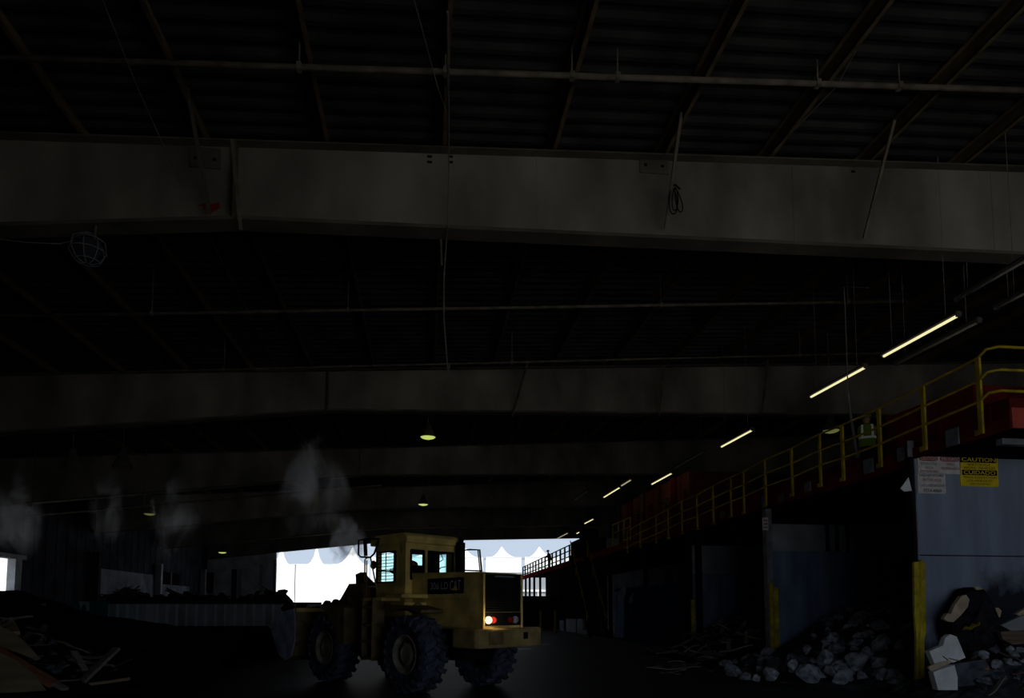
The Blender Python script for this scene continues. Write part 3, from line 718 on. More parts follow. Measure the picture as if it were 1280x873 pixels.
# third partition
x0 = at_y(864, 700, Y1).x; zt1 = at_y(864, 682, Y1).z
t = thing('bay_partition', 'dark navy bay partition behind the timber heap, farthest of the bays', 'partition', (x0 + 4, Y1, 0))
MB().box((x0, Y1, 0), (19, Y1 + .12, zt1 - 1.2)).build('lower_panel', M['panel_blue'], t)
MB().box((x0, Y1 + .01, zt1 - 1.19), (19, Y1 + .11, zt1)).build('upper_panel', M['panel_grey'], t)
pt = thing('bay_post', 'thin end post of the farthest bay with yellow guard', 'post', (x0 - .1, Y1, 0))
MB().box((x0 - .12, Y1 - .05, 0), (x0 + .02, Y1 + .2, at_y(862, 660, Y1).z)).build('column', M['black'], pt)
MB().box((x0 - .09, Y1 - .12, 0), (x0 + .06, Y1 - .05, at_y(862, 750, Y1).z)).build('guard_plate', M['yellow_guard'], pt)

# ---- warning signs
def board(name, label, pxa, pya, pxb, pyb, mt, cat='sign'):
    a, b = at_y(pxa, pyb, Y3), at_y(pxb, pya, Y3)
    t = thing(name, label, cat, ((a.x + b.x) / 2, Y3, a.z))
    MB().box((a.x, Y3 - .022, a.z), (b.x, Y3 - .002, b.z)).build('board', mt, t)
    return t, a.x, b.x, a.z, b.z
def lines(t, x0, x1, z0, z1, rows, y):
    for fx0, fx1, fz0, fz1, s, mt in rows:
        text_part(s, (x1 - x0) * (fx1 - fx0), (z1 - z0) * (fz1 - fz0), (x0 + (x1 - x0) * fx0, y, z0 + (z1 - z0) * fz0), M[mt], t)
t, x0, x1, z0, z1 = board('warning_sign', 'yellow CAUTION and CUIDADO sign on the near partition', 1200, 571, 1245.5, 608, M['sign_yellow'])
MB().box((x0 + .02*(x1-x0), Y3 - .026, z0 + .77*(z1-z0)), (x0 + .97*(x1-x0), Y3 - .022, z0 + .96*(z1-z0))).build('heading_bar', M['sign_black'], t)
MB().box((x0 + .05*(x1-x0), Y3 - .026, z0 + .36*(z1-z0)), (x0 + .97*(x1-x0), Y3 - .022, z0 + .53*(z1-z0))).build('heading_bar', M['sign_black'], t)
lines(t, x0, x1, z0, z1, [(.05, .94, .80, .93, 'CAUTION', 'sign_yellow'), (.09, .92, .385, .505, 'CUIDADO', 'sign_yellow'), (.2, .8, .655, .735, 'WATCH FOR', 'sign_black'), (.09, .92, .555, .635, 'WORK VEHICLES', 'sign_black'),
     (.07, .94, .255, .325, 'TENGA CUIDADO CON', 'sign_black'), (.17, .83, .145, .215, 'LOS VEHICULOS', 'sign_black'), (.25, .78, .04, .105, 'DE TRABAJO', 'sign_black')], Y3 - .027)
t, x0, x1, z0, z1 = board('warning_sign', 'faded white restricted area sign with two red ovals', 1147, 571, 1199, 592, M['sign_white'])
def oval(xa, xb, za, zb):
    pts = []
    for k in range(24):
        a = 2 * math.pi * k / 24
        ca, sa = math.cos(a), math.sin(a)
        pts.append(((xa+xb)/2 + (xb-xa)/2 * math.copysign(abs(ca) ** .5, ca), (za+zb)/2 + (zb-za)/2 * math.copysign(abs(sa) ** .6, sa)))
    MB().prism(pts, Y3 - .026, Y3 - .022).build('heading_oval', M['sign_red'], t)
W, H = x1 - x0, z1 - z0
oval(x0 + .03*W, x0 + .47*W, z0 + .68*H, z0 + .97*H); oval(x0 + .52*W, x0 + .97*W, z0 + .68*H, z0 + .97*H)
lines(t, x0, x1, z0, z1, [(.07, .43, .74, .91, 'CAUTION', 'sign_white'), (.56, .93, .74, .91, 'PELIGRO', 'sign_white'), (.06, .44, .46, .60, 'RESTRICTED', 'sign_grey'), (.15, .36, .25, .40, 'AREA', 'sign_grey'), (.04, .47, .06, .18, 'EMPLOYEES ONLY', 'sign_red'),
     (.66, .86, .46, .60, 'AREA', 'sign_red'), (.54, .97, .22, .38, 'RESTRINGIDA', 'sign_red')], Y3 - .027)
t, x0, x1, z0, z1 = board('warning_sign', 'white hard hat required sign below the restricted area sign', 1147, 592.5, 1180.5, 617, M['sign_white'])
lines(t, x0, x1, z0, z1, [(.06, .95, .80, .95, 'HARD HAT REQUIRED', 'sign_grey'), (.18, .84, .58, .74, 'IN THIS AREA', 'sign_red'), (.06, .95, .30, .44, 'CASCO REQUERIDO EN', 'sign_grey'), (.2, .85, .06, .22, 'ESTA AREA', 'sign_black')], Y3 - .027)

# ---- enclosed part under the walkway, beyond the bays
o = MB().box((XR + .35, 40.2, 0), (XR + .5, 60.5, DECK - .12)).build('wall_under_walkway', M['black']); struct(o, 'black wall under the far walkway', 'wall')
# blue steel container beside the farthest bay
t = thing('steel_container', 'dark blue ribbed steel container under the walkway beyond the timber bay', 'container', (XR + 1.4, 31, 0))
yb0, yb1 = at_x(858, 780, XR + .1).y + .25, at_x(768, 780, XR + .1).y
MB().box((XR + .1, yb0, 0), (XR + 2.5, yb1, 2.9)).build('body', M['navy'], t)
q = yb0 + .3
while q < yb1 - 2.2:
    MB().box((XR + .05, q, .15), (XR + .1, q + .12, 2.75)).build('rib', M['navy'], t); q += .5
d = MB().box((XR + .06, yb1 - 1.9, .15), (XR + .1, yb1 - .2, 2.7)).build('door', M['panel_blue'], t)
MB().tube([(XR + .03, yb1 - .6, .3), (XR + .03, yb1 - .6, 2.6)], .03, 6).build('lock_bar', M['post_grey'], d)
o = MB().poly([at_x(a, b, XR + .03) for a, b in ((773, 742), (779, 734), (783, 735), (781, 747), (776, 752), (772, 752))], .02).build('glint_sheet', M['post_grey']); tag(o, 'pale sheet on the blue container, its reflection put into the colour', 'sheet')  # matte pale shapes: light reflected at the container door is put into their colour
o = MB().poly([at_x(a, b, XR + .03) for a, b in ((787, 748), (792, 741), (791, 752), (788, 756))], .02).build('glint_sheet', M['post_grey']); tag(o, 'smaller pale sheet on the blue container, its reflection put into the colour', 'sheet')
# pale boards under the stair
for i, (pa, pb, ya, yb, lb) in enumerate(((709, 721, 774, 803, 'pale board standing under the stairs'), (723, 730, 774, 798, 'narrow pale board standing under the stairs'), (701, 706, 776, 800, 'dim board farthest under the stairs'), (727, 735, 798, 806, 'small pale block on the floor at the stair foot'))):
    a, b = at_x(pa, yb, XR + .2), at_x(pb, yb, XR + .2)
    o = MB().box((XR + .12, b.y, 0), (XR + .3, a.y, max(.3, at_x((pa+pb)/2, ya, XR + .2).z))).build('board', M['panel_grey']); tag(o, lb, 'board')
for px, lb in ((676, 'dim yellow bollard by the loader bumper'), (694, 'dim yellow bollard before the black wall')):
    c = at_z(px, 793, 0); z = at_y(px, 763, c.y).z
    o = MB().tube([(c.x, c.y, 0), (c.x, c.y, z)], .09, 10).build('bollard', M['yellow']); tag(o, lb, 'bollard')
a, b = at_y(645, 760, 58), at_y(689, 760, 58)
t = thing('navy_skip', 'dark navy skip on the floor beyond the loader bumper', 'skip', ((a.x + b.x) / 2, 58, 0))
MB().prism([(58, .15), (60.6, .15), (60.8, 2.75), (57.8, 2.75)], a.x, b.x, axis='x').build('body', M['navy'], t)
MB().box((a.x - .05, 57.7, 2.7), (b.x + .05, 57.85, 2.85)).build('rim', M['navy'], t)
for k in range(5):
    q = a.x + (b.x - a.x) * (k + .5) / 5; MB().bar((q, 57.93, .3), (q, 57.74, 2.7), .12, .1).build('rib', M['navy'], t)
for q in (a.x + .3, b.x - .3): MB().box((q - .1, 58.2, 0), (q + .1, 60.4, .15)).build('skid', M['black'], t)
# stairs
X0, X1 = 9.6, 10.72
a = at_x(713, 690, X0); b = at_x(733, 765, X0)
t = thing('steel_stairs', 'steel stairs with yellow handrails coming down from the walkway', 'stairs', (X0, b.y, 0))
yt, yb = a.y, b.y; zt, zb = DECK, .2
n = 16
for xx in (X0, X1):
    MB().bar((xx, yt, zt - .1), (xx, yb - .9, 0.05), .06, .25).build('stringer', M['black'], t)
    h = MB().tube([(xx, yt, zt + .95), (xx, yb, b.z), (xx, yb - .55, b.z - .35)], .035, 6)
    h.build('handrail', M['yellow'], t)
    for s in (.05, .35, .65, .95):
        yy = yt + (yb - .3 - yt) * s; zz = zt + (.4 - zt) * s
        MB().box((xx - .025, yy - .025, zz - .1), (xx + .025, yy + .025, zz + .85)).build('baluster', M['yellow'], t)
for k in range(n):
    s = (k + .5) / n; yy = yt + (yb - .9 - yt) * s; zz = zt + (0.1 - zt) * s
    MB().box((X0, yy - .12, zz - .02), (X1, yy + .12, zz + .02)).build('tread', M['black'], t)
# grey pipes beside the stairs
for i, (pa, pb) in enumerate((((745, 741), (752, 790)), ((752, 735), (757, 782)), ((749, 745), (756, 800)))):
    o = MB().tube([at_x(*pa, 11.0), at_x(*pb, 10.9)], .03, 6).build('leaning_pipe', M['post_grey']); tag(o, 'thin grey pipe leaning by the stairs', 'pipe', 'pipes leaning by the stairs')
# hoist mast at the stair top, dark shape against the light
t = thing('sorting_machine', 'black machine block at the stair top against the daylight', 'machine', (12.3, 49, DECK))
MB().box((11.3, 46.5, DECK), (13.0, 50.5, 6.9)).build('body', M['black'], t); MB().box((11.6, 47.2, 6.9), (12.6, 49, 7.6)).build('hood', M['black'], t)
MB().tube([(11.4, 47, 6.9), (11.4, 47, 7.8), (11.7, 47, 8.1)], .06, 6).build('pipe', M['black'], t)

# hanging hose near the worker
mb = MB().tube([at_x(1085, 360, 11.0) , at_x(1055, 358, 11.0), at_x(1057, 400, 11.0), at_x(1060, 490, 11.0)], .016, 5)
t = thing('drop_conduit', 'thin conduit dropping from the roof to the walkway beside the worker', 'conduit', tuple(at_x(1060, 490, 11.0)))
mb.build('upper_run', M['cable'], t); MB().tube([at_x(1060, 490, 11.0), at_x(1064, 525, 11.0), at_x(1072, 572, 11.0)], .035, 6).build('lower_sleeve', M['post_grey'], t)

# ------------------------------------------------------------------ people
def figure_mesh(name, J, height=1.75, mt=None, extra_hands=True):
    """one continuous skinned body from joints J (dict name -> Vector)"""
    vs, es, rs = [], [], []
    idx = {}
    def vtx(k, p, r): idx[k] = len(vs); vs.append(tuple(p)); rs.append(r)
    def link(a, b): es.append((idx[a], idx[b]))
    rad = dict(pelvis=.15, belly=.145, chest=.165, neck=.062, head=.085, skull=.095, crown=.07)
    for k in ('pelvis', 'belly', 'chest', 'neck', 'head', 'skull', 'crown'): vtx(k, J[k], rad[k])
    for a, b in zip(('pelvis', 'belly', 'chest', 'neck', 'head', 'skull'), ('belly', 'chest', 'neck', 'head', 'skull', 'crown')): link(a, b)
    for s in ('l', 'r'):
        for k, r in (('sho', .075), ('elb', .05), ('wri', .033), ('palm', .036)): vtx(k + s, J[k + s], r)
        link('chest', 'sho' + s); link('sho' + s, 'elb' + s); link('elb' + s, 'wri' + s); link('wri' + s, 'palm' + s)
        for k, r in (('hip', .098), ('kne', .064), ('ank', .045), ('toe', .042)): vtx(k + s, J[k + s], r)
        link('pelvis', 'hip' + s); link('hip' + s, 'kne' + s); link('kne' + s, 'ank' + s); link('ank' + s, 'toe' + s)
        w, p = Vector(J['wri' + s]), Vector(J['palm' + s]); d = (p - w).normalized()
        side = d.cross(Vector((0, 0, 1)) if abs(d.z) < .8 else Vector((0, 1, 0))).normalized(); curl = side.cross(d).normalized()
        for q in range(4):
            o = (q - 1.5) * .021; L = (.07, .08, .078, .06)[q]
            b0 = p + side * o * 1.0 + d * .025; b1 = b0 + d * L * .55 + curl * .008; b2 = b1 + d * L * .35 + curl * .03
            vtx('f%d0%s' % (q, s), b0, .011); vtx('f%d1%s' % (q, s), b1, .009); vtx('f%d2%s' % (q, s), b2, .008)
            link('palm' + s, 'f%d0%s' % (q, s)); link('f%d0%s' % (q, s), 'f%d1%s' % (q, s)); link('f%d1%s' % (q, s), 'f%d2%s' % (q, s))
        b0 = p - side * .04 - d * .02; b1 = b0 - side * .015 + d * .035 + curl * .02
        vtx('t0' + s, b0, .012); vtx('t1' + s, b1, .010); link('palm' + s, 't0' + s); link('t0' + s, 't1' + s)
    me = bpy.data.meshes.new(name); me.from_pydata(vs, es, [])
    o = bpy.data.objects.new(name, me); C.objects.link(o)
    o.modifiers.new('skin', 'SKIN')
    for i, sv in enumerate(me.skin_vertices[0].data): sv.radius = (rs[i], rs[i])
    me.skin_vertices[0].data[0].use_root = True
    sb = o.modifiers.new('sub', 'SUBSURF'); sb.levels = 1; sb.render_levels = 1
    bpy.context.view_layer.update()
    m2 = bpy.data.meshes.new_from_object(o.evaluated_get(bpy.context.evaluated_depsgraph_get()))
    C.objects.unlink(o); bpy.data.objects.remove(o)
    # face: nose, ears
    bm = bmesh.new(); bm.from_mesh(m2)
    hd = Vector(J['head']); fw = Vector(J.get('face', (0, 1, 0)))
    lat = fw.cross(Vector((0, 0, 1))).normalized()
    for p, sc in ((hd + fw * .098 + Vector((0, 0, .015)), (.014, .016, .024)), (hd + lat * .088 + Vector((0, 0, .01)), (.012, .02, .032)), (hd - lat * .088 + Vector((0, 0, .01)), (.012, .02, .032)), (hd + fw * .09 - Vector((0, 0, .04)), (.022, .01, .008))):
        r = bmesh.ops.create_icosphere(bm, subdivisions=2, radius=1)
        for v in r['verts']: v.co = Vector((v.co.x * sc[0], v.co.y * sc[1], v.co.z * sc[2])) + p
    bm.to_mesh(m2); bm.free()
    for p in m2.polygons: p.use_smooth = True
    m2.materials.clear(); m2.materials.append(mt)
    m2.materials.append(M['skin'])
    zc = Vector(J['neck']).z + .02
    for p in m2.polygons:
        c = p.center
        if c.z > zc and (c - hd).length < .26: p.material_index = 1
        for s in ('l', 'r'):
            w_, pl = Vector(J['wri' + s]), Vector(J['palm' + s])
            if (c - pl).length < .15 and (c - w_).dot((pl - w_).normalized()) > 0: p.material_index = 1
    return m2
STAND = dict(pelvis=(0, 0, .95), belly=(0, 0, 1.10), chest=(0, 0, 1.32), neck=(0, 0, 1.49), head=(0, .02, 1.60), skull=(0, 0, 1.67), crown=(0, 0, 1.72),
             shol=(-.19, 0, 1.41), elbl=(-.27, .03, 1.14), wril=(-.25, .18, .95), palml=(-.23, .26, .92), shor=(.19, 0, 1.41), elbr=(.27, .03, 1.14), wrir=(.25, .18, .95), palmr=(.23, .26, .92),
             hipl=(-.10, 0, .88), knel=(-.12, .02, .48), ankl=(-.12, -.02, .07), toel=(-.13, .17, .045), hipr=(.10, 0, .88), kner=(.12, .02, .48), ankr=(.12, -.02, .07), toer=(.13, .17, .045))
def shell(root, name, mt, rings, parent):
    """clothing ring stack: (z, half width, half depth, y)"""
    mb = MB(); n = 20; vs, fs = [], []
    for z, a, b, y in rings:
        for k in range(n):
            t_ = 2 * math.pi * k / n; ca, sa = math.cos(t_), math.sin(t_)
            vs.append((a * math.copysign(abs(ca) ** .75, ca), y + b * math.copysign(abs(sa) ** .75, sa), z))
    for i in range(len(rings) - 1):
        for k in range(n): fs.append((i*n+k, i*n+(k+1) % n, (i+1)*n+(k+1) % n, (i+1)*n+k))
    mb.add(vs, fs); return mb.build(name, mt, parent, local=True, smooth=True)
def hard_hat(J, mt, parent):
    s = Vector(J['skull'])
    mb = MB().lathe([(.165, -.01), (.14, .0), (.13, .04), (.11, .085), (.07, .115), (.01, .125)], s, 20)
    mb.box((s.x - .09, s.y + .1, s.z - .012), (s.x + .09, s.y + .20, s.z)); mb.tube([s + Vector((0, -.11, .09)), s + Vector((0, 0, .13)), s + Vector((0, .11, .09))], .012, 6)
    return mb.build('hard_hat', mt, parent, local=True, smooth=True)
# worker on the walkway, seen from behind
wp = at_x(1085, 572, 11.9)
wk = thing('person', 'worker in lime vest with bright reflective stripes standing on the walkway', 'person', (wp.x, wp.y, DECK), rot=(0, 0, R(-32)))
b = bpy.data.objects.new('body', figure_mesh('body', STAND, mt=M['cloth_dark'])); C.objects.link(b); b.parent = wk
VR = [(.86, .215, .165, 0), (1.0, .212, .163, 0), (1.15, .215, .168, 0), (1.3, .235, .178, 0), (1.40, .235, .150, 0), (1.46, .17, .105, 0), (1.49, .10, .08, 0)]
v = shell(wk, 'vest', M['vest'], VR, wk)
def ringz(z):
    for p, q in zip(VR[:-1], VR[1:]):
        if p[0] <= z <= q[0]:
            s = (z - p[0]) / (q[0] - p[0]); return p[1] + s * (q[1] - p[1]), p[2] + s * (q[2] - p[2])
shell(wk, 'reflective_band', M['reflector'], [(z, ringz(z)[0] + .006, ringz(z)[1] + .006, 0) for z in (1.075, 1.105, 1.135)], v)
for sx in (-1, 1):
    for sy in (-1, 1):
        pts = []
        for z in (1.12, 1.2, 1.3, 1.38, 1.43, 1.465):
            a_, b_ = ringz(z); x_ = sx * (.125 if z < 1.4 else .125 - (z - 1.4) * .2)
            k_ = max(0, 1 - abs(x_ / a_) ** (2 / .75)) ** (.75 / 2)
            pts.append(Vector((x_, sy * (b_ * k_ + .008), z)))
        mb = MB()
        for p, q in zip(pts[:-1], pts[1:]): mb.bar(p, q, .055, .008, up=(0, sy, 0))
        mb.build('reflective_strap', M['reflector'], v, local=True)
hard_hat(STAND, M['helmet'], wk)
# silhouettes on the far walkway
pw = thing('person', 'dark silhouetted worker leaning at the far walkway railing', 'person', (11.3, at_x(687, 705, 11.3).y, DECK), rot=(0, 0, R(95)))
J2 = {k: Vector(p) for k, p in STAND.items()}
for k in ('chest', 'neck', 'head', 'skull', 'crown', 'shol', 'shor'): J2[k] = J2[k] + Vector((0, (J2[k].z - 1.0) * .22, 0))
J2['elbl'] = Vector((-.27, .22, 1.12)); J2['wril'] = Vector((-.22, .46, 1.12)); J2['palml'] = Vector((-.2, .54, 1.13)); J2['elbr'] = Vector((.27, .22, 1.12)); J2['wrir'] = Vector((.22, .46, 1.12)); J2['palmr'] = Vector((.2, .54, 1.13))
b = bpy.data.objects.new('body', figure_mesh('body', J2, mt=M['cloth_dark'])); C.objects.link(b); b.parent = pw
hard_hat(J2, M['black'], pw)
shell(pw, 'jacket', M['cloth_dark'], [(.84, .21, .17, 0), (1.0, .21, .17, .0), (1.2, .22, .175, .04), (1.38, .23, .16, .08), (1.46, .12, .09, .1)], pw)

# ------------------------------------------------------------------ wheel loader
LO = Vector((.355, 15.375, 0)); HEAD = math.atan2(2.65, -2.02)
L = thing('wheel_loader', 'yellow wheel loader facing away, loaded bucket, one rear lamp lit', 'wheel loader', tuple(LO), rot=(0, 0, HEAD))
def lp(mb, name, mt, parent=L, bevel=0.0, smooth=False): return mb.build(name, mt, parent, local=True, bevel=bevel, smooth=smooth)
RW = .82
def tyre_mesh():
    mb = MB()
    prof = [(.40, -.24), (.50, -.28), (.66, -.30), (.74, -.27), (.765, -.16), (.77, 0), (.765, .16), (.74, .27), (.66, .30), (.50, .28), (.40, .24)]
    mb.lathe(prof, (0, 0, 0), 40, axis='y')
    nl = 20
    for k in range(nl):
        for s in (-1, 1):
            a0 = 2 * math.pi * (k + (.5 if s > 0 else 0)) / nl
            pts = []
            for u, da in ((0.02, .0), (.15, .09), (.28, .15)):
                a = a0 + da; pts.append((Vector((.765 * math.cos(a), s * u, .765 * math.sin(a))), Vector((math.cos(a), 0, math.sin(a)))))
            for (p, nr), (q, nq) in zip(pts[:-1], pts[1:]):
                mb.bar(p + nr * .02, q + nq * .02, .105, .075, up=tuple(nr))
            a = a0 + .17; mb.bar(Vector((.775 * math.cos(a), s * .27, .775 * math.sin(a))), Vector((.64 * math.cos(a + .05), s * .315, .64 * math.sin(a + .05))), .09, .05, up=(0, s, 0))
    return mb
def rim_mesh(s):
    mb = MB()
    mb.lathe([(.42, s * .25), (.405, s * .27), (.38, s * .24), (.36, s * .12), (.25, s * .10), (.24, s * .20), (.17, s * .23), (.15, s * .21), (.01, s * .21)], (0, 0, 0), 32, axis='y')
    for k in range(10):
        a = 2 * math.pi * k / 10; c = Vector((.30 * math.cos(a), s * .12, .30 * math.sin(a))); mb.box(tuple(c - Vector((.02, .02, .02))), tuple(c + Vector((.02, .02, .02))))
    return mb
tm = tyre_mesh().mesh('wheel', M['tyre'])
for wx, wy in ((-.38, 1.0), (-.38, -1.04), (2.97, 1.0), (2.97, -1.0)):
    o = bpy.data.objects.new('wheel', tm); C.objects.link(o); o.parent = L; o.location = (wx, wy, RW); o.rotation_euler = (0, rnd.random(), 0)
    rm = bpy.data.objects.new('rim', rim_mesh(1 if wy > 0 else -1).mesh('rim', M['rim'], smooth=False)); C.objects.link(rm); rm.parent = o
# chassis and axles
lp(MB().box((-1.25, -.40, .68), (1.5, .40, 1.45)).box((-.53, -.8, .66), (-.23, .8, .98)), 'rear_frame', M['loader_black'], bevel=.02)
lp(MB().box((1.75, -.40, .62), (4.0, .40, 1.5)).box((2.82, -.8, .66), (3.12, .8, .98)).box((1.35, -.22, .7), (1.9, .22, 1.2)).tube([(1.62, 0, .55), (1.62, 0, 1.5)], .1, 12), 'front_frame', M['loader_dirty'], bevel=.02)
# hood
HW = .56
hood = lp(MB().prism([(-2.08, 1.36), (.35, 1.36), (.35, 2.60), (-1.95, 2.54), (-2.08, 2.46)], -HW, HW), 'hood', M['loader'], bevel=.03)
lp(MB().box((-2.1, HW - .06, 1.36), (-1.35, HW + .025, 2.50)), 'side_panel', M['loader'], hood, bevel=.012)
lp(MB().box((-1.33, HW, 2.0), (.30, HW + .018, 2.48)), 'side_panel', M['loader'], hood, bevel=.01)
lp(MB().box((-1.33, HW, 1.40), (.30, HW + .015, 1.95)), 'side_panel', M['loader'], hood, bevel=.01)
lp(MB().lathe([(.06, 0), (.07, .02), (.05, .03), (.005, .03)], (-1.28, HW + .015, 2.05), 16, axis='y'), 'cap', M['loader'], hood)
# model plate
pl = lp(MB().box((-1.52, HW + .026, 2.10), (-.32, HW + .038, 2.44)), 'name_plate', M['loader_black']); pl['label'] = 'black plate with white lettering'
text_part('306 LD', .60, .155, (-.42, HW + .038, 2.20), M['sign_white'], pl, 'lettering', True, (-1, 0, 0), (0, 0, 1), .004)
text_part('CAT', .36, .21, (-1.08, HW + .038, 2.175), M['sign_white'], pl, 'lettering', True, (-1, 0, 0), (0, 0, 1), .004)
MB().prism([(-1.36, 2.17), (-1.16, 2.17), (-1.26, 2.255)], HW + .043, HW + .047).build('triangle_mark', M['sign_yellow'], pl, local=True)
# grille with slats
gr = lp(MB().box((-2.10, -.50, 1.72), (-2.06, .535, 2.50)), 'grille', M['loader_black'])
mb = MB()
for k in range(15): mb.bar((-2.115, -.47, 1.77 + k * .05), (-2.115, .51, 1.77 + k * .05), .03, .014, up=(1, 0, .6))
lp(mb, 'slats', M['loader_black'], gr)
lp(MB().box((-2.12, -.30, 2.43), (-2.10, .25, 2.475)), 'grille_badge', M['post_grey'], gr)
lp(MB().box((-2.11, -.50, 1.44), (-2.06, .535, 1.71)), 'lamp_panel', M['loader_black'])
def lamp(y, z, r, mt, name): return lp(MB().lathe([(r, .0), (r, -.04), (r * .8, -.065), (.004, -.075)], (-2.11, y, z), 16, axis='x'), name, mt, smooth=True)
o = lamp(.45, 1.555, .075, M['lamp_warm'], 'reversing_lamp'); o['label'] = 'lit warm white lamp'
o = lamp(.325, 1.555, .065, M['lamp_red'], 'tail_lamp'); o['label'] = 'glowing red lamp'
lamp(-.17, 1.555, .06, M['lamp_red_off'], 'tail_lamp'); lamp(-.31, 1.555, .075, M['lamp_clear_off'], 'reversing_lamp')
pl_ = bpy.data.lights.new('reversing_glow', 'POINT'); pl_.energy = 2.0; pl_.color = (1, .75, .4); pl_.shadow_soft_size = .06
po = bpy.data.objects.new('reversing_glow', pl_); C.objects.link(po); po.parent = L; po.location = (-2.32, .45, 1.555)
# edge frame of the grille
lp(MB().box((-2.12, -.56, 1.38), (-2.0, -.50, 2.52)), 'grille_frame', M['loader'], bevel=.01)
lp(MB().box((-2.12, .535, 1.38), (-2.0, .585, 2.5)), 'grille_frame', M['loader'], bevel=.01)
# counterweight
cw = lp(MB().prism([(-2.36, -.86), (-2.36, .90), (-2.28, .96), (-1.6, .96), (-1.6, -.93), (-2.28, -.93)], 1.0, 1.385, axis='z'), 'counterweight', M['loader_weight'], bevel=.03)
lp(MB().box((-2.38, -.44, 1.16), (-2.35, -.32, 1.30)), 'tow_slot', M['loader_black'], cw)
lp(MB().box((-2.372, .26, 1.07), (-2.356, .66, 1.33)), 'weight_plate', M['loader_dirty'], cw)
# rear fenders and platform
for s in (1, -1):
    ys = sorted((s * .56, s * 1.28))
    lp(MB().box((-.30, ys[0], 2.02), (.30, ys[1], 2.10)).box((-.26, ys[0] + .02, 1.86), (.25, ys[1] - .1, 1.92)), 'platform', M['loader'], bevel=.012)
    lp(MB().prism([(-.85, 1.76), (-.3, 1.86), (.25, 1.80), (.25, 1.74), (-.3, 1.80), (-.85, 1.70)], ys[0] if s > 0 else ys[0] + .1, ys[1] - .1 if s > 0 else ys[1]), 'fender', M['loader_dirty'])
lp(MB().tube([(-.33, .85, 1.84), (-.2, .85, 1.78), (-.05, .85, 1.82)], .11, 10), 'air_cleaner', M['loader_dirty'])
# cab
CX0, CX1, CWD, Z0, Z1 = .30, 1.50, .76, 1.95, 3.38
cab = lp(MB().box((CX0, -CWD, 1.60), (CX1, CWD, 2.36)), 'cab', M['loader'], bevel=.02)
lp(MB().prism([(CX0 - .08, 3.28), (CX1 + .22, 3.28), (CX1 + .20, 3.42), (CX1, 3.52), (CX0 + .05, 3.52), (CX0 - .08, 3.44)], -CWD - .03, CWD + .03), 'cab_roof', M['loader'], cab, bevel=.025)
mb = MB()
for x, y, wx, wy in ((CX0 + .06, CWD - .06, .14, .13), (CX0 + .06, -CWD + .06, .14, .13), (CX1 - .05, CWD - .05, .10, .10), (CX1 - .05, -CWD + .05, .10, .10)):
    mb.box((x - wx/2, y - wy/2, 2.3), (x + wx/2, y + wy/2, 3.3))
mb.box((CX0 + .02, .12, 2.3), (CX0 + .10, .22, 3.3))                       # rear mullion
mb.box((CX0, -CWD, 3.14), (CX0 + .10, CWD, 3.3)); mb.box((CX0, -CWD, 2.3), (CX0 + .1, CWD, 2.44))
mb.box((CX0, CWD - .09, 3.12), (CX1, CWD, 3.3)); mb.box((CX0, CWD - .09, 2.3), (CX1, CWD, 2.40)); mb.box((CX0, -CWD, 3.12), (CX1, -CWD + .09, 3.3)); mb.box((CX1 - .08, -CWD, 3.14), (CX1, CWD, 3.3))
mb.box((CX0 + .1, CWD - .10, 2.3), (CX0 + .36, CWD, 3.3)); mb.box((CX0 + .1, -CWD, 2.3), (CX0 + .30, -CWD + .1, 3.3))
lp(mb, 'cab_frame', M['loader'], cab)
# window gaskets and panes
def pane(a, b, nm='window_pane'): return lp(MB().box(a, b), nm, M['glass'], cab)
pane((CX0 + .04, .23, 2.44), (CX0 + .05, CWD - .12, 3.14)); pane((CX0 + .04, -CWD + .12, 2.44), (CX0 + .05, .12, 3.14))
pane((CX0 + .37, CWD - .05, 2.40), (CX1 - .10, CWD - .04, 3.12)); pane((CX0 + .31, -CWD + .04, 2.40), (CX1 - .10, -CWD + .05, 3.12)); pane((CX1 - .05, -CWD + .1, 2.36), (CX1 - .04, CWD - .1, 3.14))
mb = MB()
def gasket(f, a0, a1, z0, z1, wd=.05):
    for p, q in ((f(a0, z0), f(a1, z0)), (f(a0, z1), f(a1, z1)), (f(a0, z0), f(a0, z1)), (f(a1, z0), f(a1, z1))): mb.bar(p, q, wd, .03)
gasket(lambda a, z: (CX0 - .01, a, z), .25, CWD - .14, 2.46, 3.12); gasket(lambda a, z: (CX0 - .01, a, z), -CWD + .14, .10, 2.46, 3.12); gasket(lambda a, z: (a, CWD + .005, z), CX0 + .40, CX1 - .08, 2.40, 3.11, .07)
lp(mb, 'window_gasket', M['loader_black'], cab)
mb = MB()
for k in range(9): mb.tube([(CX0 + .38, CWD + .02, 2.47 + k * .074), (CX1 - .1, CWD + .02, 2.47 + k * .074)], .008, 5)
mb.tube([(CX0 + .75, CWD + .02, 2.42), (CX0 + .75, CWD + .02, 3.1)], .012, 5); mb.tube([(CX0 + .38, CWD + .03, 2.64), (CX1 - .1, CWD + .03, 2.68)], .02, 5)
lp(mb, 'window_guard', M['loader_black'], cab)
